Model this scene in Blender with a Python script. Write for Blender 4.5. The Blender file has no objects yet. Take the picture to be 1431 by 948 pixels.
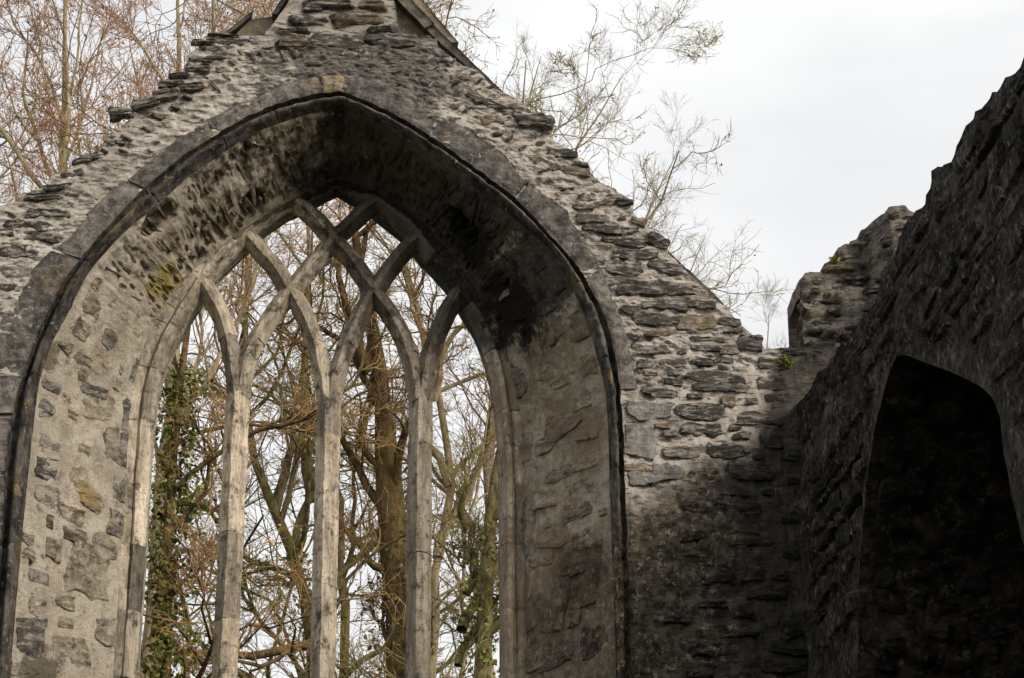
import bpy, math, random
import numpy as np
from mathutils import Vector, Matrix, Euler
random.seed(7); rng = np.random.default_rng(7)
SC = bpy.context.scene
COL = SC.collection
R = math.radians
# ------------------------------------------------------------------ camera
W0, H0, FPX = 1431.0, 948.0, 3300.0
PITCH, YAW = R(20.15), R(-4.0)
CAM = np.array((0.17, -15.5, 1.6))
cam = bpy.data.cameras.new('camera'); cam_o = bpy.data.objects.new('camera', cam); COL.objects.link(cam_o)
cam.sensor_width = 36.0; cam.lens = FPX*36.0/W0; cam.clip_end = 3000.0; cam.clip_start = 0.05
cam_o.location = CAM; cam_o.rotation_euler = (math.pi/2+PITCH, 0, YAW)
SC.camera = cam_o
SC.render.resolution_x, SC.render.resolution_y = 1024, 678
RM = np.array(Euler((math.pi/2+PITCH, 0, YAW)).to_matrix())
# ------------------------------------------------------------------ light
SUN = Vector((0.60, -0.66, 0.44)).normalized()          # towards the sun
wd = bpy.data.worlds.new('World'); SC.world = wd; wd.use_nodes = True
nt = wd.node_tree; nt.nodes.clear()
def wn(t): return nt.nodes.new(t)
sky = wn('ShaderNodeTexSky'); sky.sky_type = 'NISHITA'; sky.sun_disc = False
sky.sun_elevation = math.asin(SUN.z); sky.sun_rotation = math.atan2(SUN.x, SUN.y)
skyb = wn('ShaderNodeBackground'); skyb.inputs[1].default_value = 0.05
nt.links.new(sky.outputs[0], skyb.inputs[0])
tc = wn('ShaderNodeTexCoord'); mp = wn('ShaderNodeMapping'); mp.inputs['Scale'].default_value = (1.2, 1.2, 3.0)
nz = wn('ShaderNodeTexNoise'); nz.inputs['Scale'].default_value = 3.0; nz.inputs['Detail'].default_value = 4; nz.inputs['Roughness'].default_value = 0.5
cr_ = wn('ShaderNodeValToRGB'); cr_.color_ramp.elements[0].position = 0.38; cr_.color_ramp.elements[1].position = 0.60
cr_.color_ramp.elements[0].color = (0.385, 0.387, 0.392, 1); cr_.color_ramp.elements[1].color = (0.46, 0.46, 0.457, 1)
nt.links.new(tc.outputs['Generated'], mp.inputs[0]); nt.links.new(mp.outputs[0], nz.inputs[0]); nt.links.new(nz.outputs[0], cr_.inputs[0])
cl = wn('ShaderNodeBackground'); cl.inputs[1].default_value = 1.0
nt.links.new(cr_.outputs[0], cl.inputs[0])
mx = wn('ShaderNodeMixShader'); mx.inputs[0].default_value = 0.93
nt.links.new(skyb.outputs[0], mx.inputs[1]); nt.links.new(cl.outputs[0], mx.inputs[2])
wo = wn('ShaderNodeOutputWorld'); nt.links.new(mx.outputs[0], wo.inputs[0])
sl = bpy.data.lights.new('sun', 'SUN'); sl.energy = 1.5; sl.angle = R(24); sl.color = (1.0, 0.90, 0.78)
so = bpy.data.objects.new('sun', sl); COL.objects.link(so); so.rotation_euler = SUN.to_track_quat('Z', 'Y').to_euler()
SC.view_settings.view_transform = 'Standard'; SC.view_settings.look = 'None'
SC.view_settings.exposure = 1.2; SC.view_settings.gamma = 1.0; SC.view_settings.use_curve_mapping = False

# ------------------------------------------------------------------ helpers
def ray(px, py):
    d = np.array(((px-W0/2)/FPX, -(py-H0/2)/FPX, -1.0)); return RM @ d
def P(px, py, Y=0.0):                       # point of the plane y=Y
    d = ray(px, py); return CAM + d*((Y-CAM[1])/d[1])
def PX(px, py, X):                          # point of the plane x=X
    d = ray(px, py); return CAM + d*((X-CAM[0])/d[0])
def _h(ix, iy, iz, s):
    n = (ix*374761393 + iy*668265263 + iz*1274126177 + s*974711) & 0xffffffff
    n = ((n ^ (n >> 13))*1274126177) & 0xffffffff
    return ((n ^ (n >> 16)) & 0xffff)/32767.5-1.0
def vnoise(p, s=0):
    p = np.asarray(p, float); f = np.floor(p); i = f.astype(np.int64); t = p-f; t = t*t*(3-2*t)
    r = 0
    for dx in (0, 1):
        wx = t[:, 0] if dx else 1-t[:, 0]
        for dy in (0, 1):
            wy = t[:, 1] if dy else 1-t[:, 1]
            for dz in (0, 1):
                wz = t[:, 2] if dz else 1-t[:, 2]
                r = r + wx*wy*wz*_h(i[:, 0]+dx, i[:, 1]+dy, i[:, 2]+dz, s)
    return r
def fbm(p, sc, octv=4, s=0, gain=0.5):
    p = np.asarray(p, float)*np.asarray(sc, float); a = 1; r = 0; tot = 0
    for o in range(octv):
        r = r+a*vnoise(p, s+o); tot += a; a *= gain; p = p*2.03+11.7
    return r/tot
def smooth(a, b, x):
    t = np.clip((x-a)/(b-a), 0, 1); return t*t*(3-2*t)
def link(o, parent=None):
    COL.objects.link(o)
    if parent is not None:
        o.parent = parent; o.matrix_parent_inverse = Matrix.Translation(-Vector(WLOC[parent.name]))
    return o
WLOC = {}
def mesh(name, v, f, mat, parent=None, sm=True, recenter=True):
    """v (N,3) world; f (M,3|4) ints or list of such arrays"""
    v = np.asarray(v, float); fs = f if isinstance(f, list) else [f]
    me = bpy.data.meshes.new(name)
    c = (v.min(0)+v.max(0))/2 if recenter else np.zeros(3)
    me.vertices.add(len(v)); me.vertices.foreach_set('co', (v-c).astype(np.float32).ravel())
    fs = [np.asarray(a, np.int32) for a in fs if len(a)]
    nl = sum(a.size for a in fs); npoly = sum(len(a) for a in fs)
    me.loops.add(nl); me.polygons.add(npoly)
    me.loops.foreach_set('vertex_index', np.concatenate([a.ravel() for a in fs]))
    tot = np.concatenate([np.full(len(a), a.shape[1], np.int32) for a in fs])
    me.polygons.foreach_set('loop_start', np.concatenate([[0], np.cumsum(tot)[:-1]]).astype(np.int32))
    me.polygons.foreach_set('loop_total', tot)
    me.polygons.foreach_set('use_smooth', np.full(npoly, sm, bool))
    me.update(calc_edges=True); me.validate()
    if mat: me.materials.append(M[mat] if isinstance(mat, str) else mat)
    o = bpy.data.objects.new(name, me); o.location = c
    link(o, parent); WLOC[o.name] = c
    return o
def empty(name, loc, label, cat, group=None):
    o = bpy.data.objects.new(name, None); o.location = loc; COL.objects.link(o); WLOC[o.name] = np.array(loc, float)
    o.empty_display_size = 0.3
    tag(o, label, cat, group); return o
def tag(o, label=None, cat=None, group=None, kind=None):
    if label: o['label'] = label
    if cat: o['category'] = cat
    if group: o['group'] = group
    if kind: o['kind'] = kind
    return o
def gridf(nu, nv, off=0, flip=False):       # faces of a (nu,nv) vertex grid
    i = np.arange(nu*nv).reshape(nu, nv)+off
    q = np.stack([i[:-1, :-1], i[1:, :-1], i[1:, 1:], i[:-1, 1:]], -1).reshape(-1, 4)
    return q[:, ::-1] if flip else q
def resample(pts, n):                       # Catmull-Rom through pts, n even points
    p = np.asarray(pts, float)
    if len(p) > 2:
        q = np.vstack([2*p[0]-p[1], p, 2*p[-1]-p[-2]]); out = []
        for i in range(1, len(q)-2):
            t = np.linspace(0, 1, 16, endpoint=False)[:, None]
            a, b, c, d = q[i-1], q[i], q[i+1], q[i+2]
            out.append(0.5*((2*b)+(-a+c)*t+(2*a-5*b+4*c-d)*t*t+(-a+3*b-3*c+d)*t**3))
        p = np.vstack(out+[p[-1:]])
    s = np.concatenate([[0], np.cumsum(np.linalg.norm(np.diff(p, axis=0), axis=1))])
    t = np.linspace(0, s[-1], n)
    return np.stack([np.interp(t, s, p[:, k]) for k in range(3)], 1)
def unit_(a): return a/np.maximum(np.linalg.norm(a, axis=-1, keepdims=True), 1e-9)
def normals(g):
    du = np.gradient(g, axis=0); dv = np.gradient(g, axis=1)
    n = np.cross(du, dv); return n/np.maximum(np.linalg.norm(n, axis=2, keepdims=True), 1e-9)

# ------------------------------------------------------------------ materials
M = {}
class NB:
    def __init__(s, name):
        s.m = bpy.data.materials.new(name); s.m.use_nodes = True; s.t = s.m.node_tree; s.t.nodes.clear()
        s.out = s.n('ShaderNodeOutputMaterial'); s.b = s.n('ShaderNodeBsdfPrincipled'); s.l(s.b.outputs[0], s.out.inputs[0])
        s.pos = s.n('ShaderNodeNewGeometry').outputs['Position']; M[name] = s.m
        s.b.inputs['Roughness'].default_value = 0.9
        s.b.inputs['Specular IOR Level'].default_value = 0.25
    def n(s, t): return s.t.nodes.new(t)
    def l(s, a, b): s.t.links.new(a, b)
    def map(s, sc, rot=(0, 0, 0)):
        m = s.n('ShaderNodeMapping'); m.inputs['Scale'].default_value = sc; m.inputs['Rotation'].default_value = rot
        s.l(s.pos, m.inputs[0]); return m.outputs[0]
    def noise(s, sc, detail=5, rough=0.6, vec=None, dist=0.0):
        n = s.n('ShaderNodeTexNoise'); n.inputs['Scale'].default_value = sc; n.inputs['Detail'].default_value = detail
        n.inputs['Roughness'].default_value = rough; n.inputs['Distortion'].default_value = dist
        s.l(vec if vec else s.pos, n.inputs[0]); return n.outputs[0]
    def voro(s, sc, vec=None, feat='F1', out='Distance'):
        n = s.n('ShaderNodeTexVoronoi'); n.inputs['Scale'].default_value = sc; n.feature = feat
        s.l(vec if vec else s.pos, n.inputs[0]); return n.outputs[out]
    def ramp(s, v, a, b, ca=0.0, cb=1.0):
        n = s.n('ShaderNodeMapRange'); n.interpolation_type = 'SMOOTHSTEP'
        for i, x in enumerate((a, b, ca, cb)): n.inputs[i+1].default_value = x
        s.l(v, n.inputs[0]); return n.outputs[0]
    def math(s, op, a, b=None):
        n = s.n('ShaderNodeMath'); n.operation = op
        for i, x in enumerate((a, b)):
            if x is None: continue
            if isinstance(x, (int, float)): n.inputs[i].default_value = x
            else: s.l(x, n.inputs[i])
        return n.outputs[0]
    def mix(s, f, a, b, mode='MIX'):
        n = s.n('ShaderNodeMix'); n.data_type = 'RGBA'; n.blend_type = mode
        for k, x in ((0, f), (6, a), (7, b)):
            if isinstance(x, (int, float)): n.inputs[k].default_value = x
            elif isinstance(x, tuple): n.inputs[k].default_value = (*x, 1)
            else: s.l(x, n.inputs[k])
        return n.outputs[2]
    def rand(s): return s.n('ShaderNodeObjectInfo').outputs['Random']
    def attr(s, name):
        n = s.n('ShaderNodeAttribute'); n.attribute_name = name; return n.outputs['Fac']
    def xyz(s):
        n = s.n('ShaderNodeSeparateXYZ'); s.l(s.pos, n.inputs[0]); return n.outputs
    def bump(s, h, dist, strength=1.0, prev=None):
        n = s.n('ShaderNodeBump'); n.inputs['Distance'].default_value = dist; n.inputs['Strength'].default_value = strength
        s.l(h, n.inputs['Height'])
        if prev: s.l(prev, n.inputs['Normal'])
        s.l(n.outputs[0], s.b.inputs['Normal']); return n.outputs[0]
    def color(s, c): s.l(c, s.b.inputs[0])

# side wall's shadow line on the gable: black growth and painted shade below
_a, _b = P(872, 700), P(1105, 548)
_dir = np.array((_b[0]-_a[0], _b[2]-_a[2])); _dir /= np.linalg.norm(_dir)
DAMP_SHADE_N = (_dir[1], -_dir[0]); DAMP_SHADE_C = DAMP_SHADE_N[0]*_a[0]+DAMP_SHADE_N[1]*_a[2]
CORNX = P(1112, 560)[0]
def damp_shade(s):                                # 0 clean .. 1 covered by dark growth and painted shade
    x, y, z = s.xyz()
    d = s.math('ADD', s.math('MULTIPLY', x, DAMP_SHADE_N[0]), s.math('MULTIPLY', z, DAMP_SHADE_N[1]))
    d = s.math('SUBTRACT', d, DAMP_SHADE_C)
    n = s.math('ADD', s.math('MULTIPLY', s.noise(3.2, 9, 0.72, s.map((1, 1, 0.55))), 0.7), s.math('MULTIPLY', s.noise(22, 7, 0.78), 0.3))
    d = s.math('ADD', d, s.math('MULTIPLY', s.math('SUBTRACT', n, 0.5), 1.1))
    d = s.math('ADD', d, s.math('MULTIPLY', s.ramp(x, CORNX-0.35, CORNX), 0.55))  # shading of the wall corner painted in as extra cover
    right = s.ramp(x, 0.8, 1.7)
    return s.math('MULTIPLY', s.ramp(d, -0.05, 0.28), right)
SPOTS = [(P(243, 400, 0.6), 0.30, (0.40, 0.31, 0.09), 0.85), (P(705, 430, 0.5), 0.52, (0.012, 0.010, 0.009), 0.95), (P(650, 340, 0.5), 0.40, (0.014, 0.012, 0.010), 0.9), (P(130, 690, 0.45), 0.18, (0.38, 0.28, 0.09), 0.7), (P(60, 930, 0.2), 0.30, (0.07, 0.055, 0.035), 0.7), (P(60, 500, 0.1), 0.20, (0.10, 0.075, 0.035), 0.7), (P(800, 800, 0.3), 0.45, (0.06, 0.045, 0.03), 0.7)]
def weather(s, col, damp_shade_amt=1.0, white=0.3, ochre=0.25, growth_shade=0.0, grime=1.0):
    """lichen, ochre bloom and dark growth with painted shade on top of a stone or mortar colour"""
    g = s.ramp(s.noise(4.5, 8, 0.72), 0.53, 0.66)
    col = s.mix(s.math('MULTIPLY', g, ochre), col, (0.27, 0.19, 0.075))
    g = s.ramp(s.noise(3.1, 9, 0.74, s.map((1.1, 1.3, 0.9), (0.5, 0.2, 0.9))), 0.60, 0.68)
    col = s.mix(s.math('MULTIPLY', g, ochre*0.9), col, (0.42, 0.30, 0.08))
    k = s.ramp(s.noise(8, 10, 0.78), 0.52, 0.62)
    col = s.mix(s.math('MULTIPLY', k, 0.68*grime), col, (0.045, 0.039, 0.032))
    k2 = s.ramp(s.noise(34, 8, 0.8), 0.555, 0.60)
    col = s.mix(s.math('MULTIPLY', k2, 0.55*grime), col, (0.04, 0.036, 0.03))
    w = s.ramp(s.noise(24, 7, 0.75), 0.57, 0.66)
    col = s.mix(s.math('MULTIPLY', w, white), col, (0.50, 0.475, 0.43))
    if growth_shade > 0:
        x, y, z = s.xyz()
        br = s.math('MULTIPLY', s.ramp(x, 0.6, 1.2), s.ramp(s.math('ADD', s.noise(2.6, 8, 0.72), s.math('MULTIPLY', s.noise(19, 8, 0.78), 0.5)), 0.66, 0.86))
        col = s.mix(s.math('MULTIPLY', br, 0.75), col, (0.27, 0.195, 0.125))
    if growth_shade > 0:                            # black growth plus painted soffit shade in the arch head, heavier to the right
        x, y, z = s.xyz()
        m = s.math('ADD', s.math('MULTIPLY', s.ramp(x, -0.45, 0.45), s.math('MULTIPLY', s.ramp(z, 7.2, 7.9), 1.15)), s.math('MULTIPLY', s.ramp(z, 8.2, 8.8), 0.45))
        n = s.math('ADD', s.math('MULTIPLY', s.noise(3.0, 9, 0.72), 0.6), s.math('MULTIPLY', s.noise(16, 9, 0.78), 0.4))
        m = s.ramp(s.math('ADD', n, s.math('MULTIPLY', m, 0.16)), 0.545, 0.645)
        col = s.mix(s.math('MULTIPLY', m, growth_shade), col, s.mix(s.ramp(s.noise(26, 8, 0.78), 0.45, 0.6), (0.014, 0.012, 0.010), (0.06, 0.052, 0.042)))
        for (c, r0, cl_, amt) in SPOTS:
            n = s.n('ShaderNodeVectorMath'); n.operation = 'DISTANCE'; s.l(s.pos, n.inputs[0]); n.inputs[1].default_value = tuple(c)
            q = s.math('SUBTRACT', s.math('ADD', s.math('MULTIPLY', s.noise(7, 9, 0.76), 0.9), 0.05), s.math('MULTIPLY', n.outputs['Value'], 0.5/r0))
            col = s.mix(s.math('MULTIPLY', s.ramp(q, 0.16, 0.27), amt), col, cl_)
    if damp_shade_amt > 0:
        dm = s.math('MULTIPLY', damp_shade(s), damp_shade_amt)
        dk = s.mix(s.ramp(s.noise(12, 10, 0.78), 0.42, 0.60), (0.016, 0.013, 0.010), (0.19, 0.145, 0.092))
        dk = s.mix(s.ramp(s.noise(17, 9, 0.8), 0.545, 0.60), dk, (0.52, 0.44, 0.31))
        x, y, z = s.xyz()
        alg_shade = s.ramp(s.math('ADD', s.math('MULTIPLY', s.ramp(x, CORNX-1.0, CORNX), 0.30), s.noise(5, 9, 0.76)), 0.56, 0.72)  # growth and painted corner shade, blacker towards the corner
        dk = s.mix(s.math('MULTIPLY', alg_shade, 0.85), dk, (0.012, 0.011, 0.009))
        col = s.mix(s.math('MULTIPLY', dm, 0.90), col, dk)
    return col
def stone_mat(name, dark, light, bed=3.0, white=0.3, ochre=0.2, damp_shade_amt=1.0, bump=0.02, rot=(0, 0, 0), spread=0.5, smear=0.0, growth_shade=0.0, grime=1.0):
    s = NB(name)
    v = s.map((1, 1, bed), rot)
    a = s.ramp(s.noise(10, 11, 0.78, v), 0.40, 0.62)
    col = s.mix(a, dark, light)
    r = s.rand()
    col = s.mix(1.0, col, s.mix(r, (1-spread,)*3, (1+spread*0.8, 1+spread*0.75, 1+spread*0.66)), 'MULTIPLY')
    if smear > 0:                           # lime smeared over the stone
        vs = s.map((1, 1, 3.2)); q = s.ramp(s.noise(7.0, 11, 0.76, vs), 0.505, 0.565)
        col = s.mix(s.math('MULTIPLY', q, smear), col, (0.52, 0.475, 0.415))
    col = weather(s, col, damp_shade_amt, white, ochre, growth_shade, grime)
    s.color(col)
    h = s.math('ADD', s.noise(22, 11, 0.8, v), s.math('MULTIPLY', s.noise(80, 5, 0.75, v), 0.5))
    s.bump(h, bump*1.5, 1.0)
    return s
def mortar_mat(name, ca, cb, damp_shade_amt=1.0, ochre=0.25, white=0.25, bump=0.038, growth_shade=0.0, crust=0.0, chips=0.85):
    s = NB(name)
    a = s.ramp(s.math('ADD', s.math('MULTIPLY', s.noise(2.2, 6, 0.65), 0.5), s.math('MULTIPLY', s.noise(6, 10, 0.74), 0.5)), 0.40, 0.60)
    col = s.mix(a, ca, cb)
    if crust > 0:                           # grey crust on the old masonry over the apex
        x, y, z = s.xyz(); dx = s.math('MULTIPLY', s.math('SUBTRACT', x, 0.15), 0.9); r2 = s.math('ADD', s.math('MULTIPLY', dx, dx), s.math('POWER', s.math('SUBTRACT', z, CRZ), 2.0))
        m = s.math('ADD', s.ramp(r2, 0.05, 1.0, 0.22, -0.10), s.noise(4.5, 9, 0.72)); m = s.ramp(m, 0.56, 0.68)
        gc = s.mix(s.ramp(s.noise(16, 9, 0.78), 0.42, 0.60), (0.075, 0.072, 0.068), (0.26, 0.245, 0.225))
        col = s.mix(s.math('MULTIPLY', m, crust), col, gc)
    # slate slivers showing in the lime
    v = s.map((3.2, 3.2, 15)); n1 = s.noise(2.6, 6, 0.68, v, 0.4)
    chip = s.math('MULTIPLY', s.ramp(n1, 0.54, 0.59), chips)
    col = s.mix(chip, col, s.mix(s.noise(30, 5, 0.7), (0.05, 0.047, 0.044), (0.17, 0.155, 0.14)))
    pit = s.ramp(s.noise(38, 6, 0.8), 0.575, 0.63)
    col = s.mix(s.math('MULTIPLY', pit, 0.45), col, (0.12, 0.105, 0.085))
    col = weather(s, col, damp_shade_amt, white, ochre, growth_shade, 0.5)
    s.color(col)
    h = s.math('ADD', s.noise(18, 11, 0.8), s.math('MULTIPLY', s.noise(70, 6, 0.78), 0.5))
    h = s.math('SUBTRACT', h, s.math('MULTIPLY', chip, 0.30))
    s.bump(h, bump, 1.0)
    return s
CRZ = P(470, 90)[2]
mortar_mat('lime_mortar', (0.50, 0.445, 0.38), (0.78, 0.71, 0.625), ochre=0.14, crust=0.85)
mortar_mat('upper_mortar', (0.36, 0.32, 0.27), (0.60, 0.55, 0.48), ochre=0.3, damp_shade_amt=0)
mortar_mat('embrasure_mortar', (0.46, 0.395, 0.30), (0.72, 0.64, 0.515), damp_shade_amt=0.7, ochre=0.4, growth_shade=0.85, chips=0.12)
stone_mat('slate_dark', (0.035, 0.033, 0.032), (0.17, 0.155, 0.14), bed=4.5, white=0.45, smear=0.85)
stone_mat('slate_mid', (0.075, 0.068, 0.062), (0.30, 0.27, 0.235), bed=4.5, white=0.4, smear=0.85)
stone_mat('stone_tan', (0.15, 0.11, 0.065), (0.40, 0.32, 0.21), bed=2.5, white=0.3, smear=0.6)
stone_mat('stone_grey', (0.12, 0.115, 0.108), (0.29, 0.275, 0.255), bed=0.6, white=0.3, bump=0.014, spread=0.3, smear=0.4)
stone_mat('jamb_rubble', (0.25, 0.21, 0.15), (0.58, 0.50, 0.385), bed=1.5, white=0.35, ochre=0.55, damp_shade_amt=0.7, spread=0.35, smear=0.55, growth_shade=0.85)
stone_mat('jamb_grey', (0.17, 0.15, 0.12), (0.44, 0.39, 0.32), bed=1.2, white=0.35, ochre=0.3, damp_shade_amt=0.7, spread=0.5, smear=0.5, growth_shade=0.85)
stone_mat('soffit_slate', (0.12, 0.10, 0.072), (0.42, 0.355, 0.26), bed=1, white=0.15, ochre=0.45, damp_shade_amt=0.7, spread=0.5, smear=0.25, growth_shade=0.85)
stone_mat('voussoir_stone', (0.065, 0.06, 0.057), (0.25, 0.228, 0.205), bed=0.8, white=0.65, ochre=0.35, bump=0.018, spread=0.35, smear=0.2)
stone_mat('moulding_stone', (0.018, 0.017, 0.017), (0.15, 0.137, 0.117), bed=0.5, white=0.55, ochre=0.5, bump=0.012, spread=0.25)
stone_mat('tracery_stone', (0.30, 0.25, 0.19), (0.64, 0.56, 0.445), bed=0.22, white=0.3, ochre=0.32, damp_shade_amt=0.0, bump=0.010, spread=0.45, growth_shade=0.7, grime=1.25)
stone_mat('frame_stone', (0.22, 0.19, 0.15), (0.56, 0.50, 0.395), bed=0.35, white=0.25, ochre=0.45, damp_shade_amt=0.35, bump=0.014, spread=0.6, growth_shade=0.97)
stone_mat('stub_rubble', (0.11, 0.10, 0.088), (0.46, 0.415, 0.355), bed=4.5, white=0.45, ochre=0.3, damp_shade_amt=0, smear=0.5, bump=0.03)
stone_mat('coping_slate', (0.05, 0.047, 0.043), (0.19, 0.17, 0.14), bed=1, white=0.2, damp_shade_amt=0, bump=0.008)
stone_mat('render_tan', (0.19, 0.155, 0.11), (0.36, 0.30, 0.22), bed=1, white=0.1, damp_shade_amt=0, bump=0.008, spread=0.05)
# black, mossy side wall
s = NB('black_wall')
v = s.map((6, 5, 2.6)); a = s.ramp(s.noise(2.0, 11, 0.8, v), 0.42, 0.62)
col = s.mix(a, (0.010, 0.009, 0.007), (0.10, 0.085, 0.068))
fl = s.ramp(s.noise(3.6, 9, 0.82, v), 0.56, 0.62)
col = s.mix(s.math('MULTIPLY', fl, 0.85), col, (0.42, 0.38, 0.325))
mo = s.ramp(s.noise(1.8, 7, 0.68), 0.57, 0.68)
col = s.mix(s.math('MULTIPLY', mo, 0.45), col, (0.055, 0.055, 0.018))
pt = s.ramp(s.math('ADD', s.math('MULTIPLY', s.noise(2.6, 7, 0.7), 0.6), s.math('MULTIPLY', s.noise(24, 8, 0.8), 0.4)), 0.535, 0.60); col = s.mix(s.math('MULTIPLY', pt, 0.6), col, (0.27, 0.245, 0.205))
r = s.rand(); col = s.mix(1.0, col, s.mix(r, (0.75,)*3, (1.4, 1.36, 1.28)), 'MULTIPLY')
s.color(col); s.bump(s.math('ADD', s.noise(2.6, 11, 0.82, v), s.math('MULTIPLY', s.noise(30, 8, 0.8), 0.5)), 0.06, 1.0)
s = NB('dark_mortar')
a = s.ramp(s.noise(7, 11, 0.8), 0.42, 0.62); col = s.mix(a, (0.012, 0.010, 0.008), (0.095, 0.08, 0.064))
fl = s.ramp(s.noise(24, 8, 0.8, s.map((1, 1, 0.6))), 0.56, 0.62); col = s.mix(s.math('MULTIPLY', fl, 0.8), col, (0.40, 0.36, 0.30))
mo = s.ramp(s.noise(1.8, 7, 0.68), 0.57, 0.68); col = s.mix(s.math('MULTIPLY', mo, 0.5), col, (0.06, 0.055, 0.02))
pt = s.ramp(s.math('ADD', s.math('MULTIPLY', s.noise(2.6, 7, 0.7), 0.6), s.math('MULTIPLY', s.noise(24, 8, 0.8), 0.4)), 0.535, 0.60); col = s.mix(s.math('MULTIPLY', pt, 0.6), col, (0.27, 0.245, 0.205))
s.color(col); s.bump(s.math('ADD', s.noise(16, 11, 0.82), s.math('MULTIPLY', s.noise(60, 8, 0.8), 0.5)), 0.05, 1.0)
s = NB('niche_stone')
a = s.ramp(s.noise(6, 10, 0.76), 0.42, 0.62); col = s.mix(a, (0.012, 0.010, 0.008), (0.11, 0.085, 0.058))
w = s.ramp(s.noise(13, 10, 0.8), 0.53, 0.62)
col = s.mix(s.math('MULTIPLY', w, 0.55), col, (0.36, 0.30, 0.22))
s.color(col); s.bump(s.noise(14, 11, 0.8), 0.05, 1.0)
def bark(name, ca, cb, moss, mossamt):
    s = NB(name); v = s.map((1, 1, 0.35)); a = s.ramp(s.noise(14, 9, 0.78, v), 0.42, 0.60); col = s.mix(a, ca, cb)
    m = s.ramp(s.noise(2.1, 5, 0.65), 0.44, 0.60); col = s.mix(s.math('MULTIPLY', m, mossamt), col, moss)
    s.color(col); s.bump(s.noise(30, 6, 0.75, v), 0.02, 0.8); return s
bark('bark_olive', (0.06, 0.045, 0.025), (0.25, 0.19, 0.10), (0.14, 0.135, 0.035), 0.7)
bark('bark_brown', (0.03, 0.018, 0.010), (0.19, 0.11, 0.052), (0.12, 0.095, 0.025), 0.5)
bark('bark_pale', (0.22, 0.17, 0.105), (0.44, 0.36, 0.24), (0.25, 0.23, 0.09), 0.4)
bark('twig_red', (0.40, 0.21, 0.135), (0.58, 0.37, 0.26), (0.46, 0.33, 0.19), 0.5)
bark('twig_brown', (0.22, 0.115, 0.045), (0.46, 0.28, 0.115), (0.38, 0.30, 0.11), 0.6)
bark('twig_olive', (0.20, 0.15, 0.06), (0.46, 0.37, 0.18), (0.36, 0.34, 0.11), 0.7)
bark('twig_grey', (0.20, 0.155, 0.125), (0.36, 0.285, 0.235), (0.27, 0.22, 0.15), 0.3)
def leafm(name, ca, cb):
    s = NB(name); a = s.ramp(s.noise(6, 4, 0.6), 0.35, 0.65); s.color(s.mix(a, ca, cb)); s.b.inputs['Roughness'].default_value = 0.6; return s
leafm('ivy_leaf', (0.035, 0.05, 0.010), (0.20, 0.20, 0.045))
leafm('dry_leaf', (0.24, 0.12, 0.05), (0.40, 0.24, 0.11))
leafm('moss', (0.09, 0.12, 0.015), (0.22, 0.26, 0.05))
s = NB('grass_ground'); a = s.ramp(s.noise(1.5, 8, 0.7), 0.35, 0.65)
s.color(s.mix(a, (0.035, 0.05, 0.016), (0.09, 0.10, 0.035))); s.bump(s.noise(25, 6, 0.7), 0.05)

# ------------------------------------------------------------------ ground
n = 60; gx, gy = np.meshgrid(np.linspace(-1, 1, n), np.linspace(-1, 1, n), indexing='ij')
gx = np.sign(gx)*np.abs(gx)**3*1500; gy = np.sign(gy)*np.abs(gy)**3*1500
g = np.stack([gx, gy, np.zeros_like(gx)], -1).reshape(-1, 3)
far = smooth(20, 200, np.hypot(g[:, 0], g[:, 1])); g[:, 2] = fbm(g, (0.01, 0.01, 0), 3, 3)*3*far
tag(mesh('ground', g, gridf(n, n), 'grass_ground', recenter=False), 'grassy ground of the ruin and the wood behind', kind='structure')

# ------------------------------------------------------------------ gable: the curves
SILL = 3.2
NS = (110, 400, 400, 110)                     # points in the four stretches: jamb, arch, arch, jamb
def curve(Y, a, b, c, d):
    """a: left jamb up to springing; b: to apex; c: apex to right springing; d: down. pixel lists that share end points"""
    segs = []
    for k, (pts, n) in enumerate(zip((a, b, c, d), NS)):
        w = [P(x, y, Y) for x, y in pts]
        if k == 0: w = [np.array((w[0][0], Y, SILL))]+w
        if k == 3: w = w+[np.array((w[-1][0], Y, SILL))]
        q = resample(w, n); segs.append(q if k == 0 else q[1:])
    return np.vstack(segs)
MO = curve(0.0, [(2, 760), (13, 620), (27, 545), (33, 526)],
     [(33, 526), (56, 467), (84, 403), (115, 362), (140, 331), (169, 299), (202, 265), (256, 219), (304, 189), (368, 154), (405, 142), (440, 134), (475, 129)],
     [(475, 129), (517, 145), (565, 169), (600, 191), (651, 227), (715, 275), (769, 330), (809, 377), (840, 434), (857, 485), (866, 545)],
     [(866, 545), (870, 600), (873, 680), (877, 780), (881, 930)])
F = curve(0.07, [(14, 948), (30, 760), (44, 620), (53, 545), (57, 526)],
     [(57, 526), (72, 481), (92, 444), (108, 411), (126, 379), (162, 337), (190, 311), (222, 285), (264, 247), (300, 222), (350, 189), (401, 169), (442, 157), (479, 152)],
     [(479, 152), (519, 169), (570, 197), (637, 243), (708, 297), (760, 344), (790, 387), (806, 418), (824, 461), (838, 512), (846, 545)],
     [(846, 545), (850, 601), (852, 680), (856, 800), (861, 948)])
WO = curve(0.78, [(158, 948), (167, 800), (174, 680), (178, 585)],
     [(178, 585), (190, 515), (218, 448), (258, 392), (300, 352), (350, 314), (404, 281), (440, 263), (472, 249)],
     [(472, 249), (535, 274), (588, 310), (632, 356), (668, 410), (698, 466), (718, 525), (730, 595)],
     [(730, 595), (734, 700), (736, 820), (738, 948)])
WB = curve(1.02, [(193, 948), (204, 780), (211, 660), (216, 600)],
     [(216, 600), (222, 555), (234, 512), (256, 467), (280, 428), (303, 394), (341, 355), (366, 330), (402, 305), (431, 290), (470, 270)],
     [(470, 270), (507, 291), (533, 312), (566, 339), (585, 363), (625, 408), (646, 443), (666, 478), (683, 530), (691, 575), (694, 605)],
     [(694, 605), (697, 680), (698, 800), (699, 948)])
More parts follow.
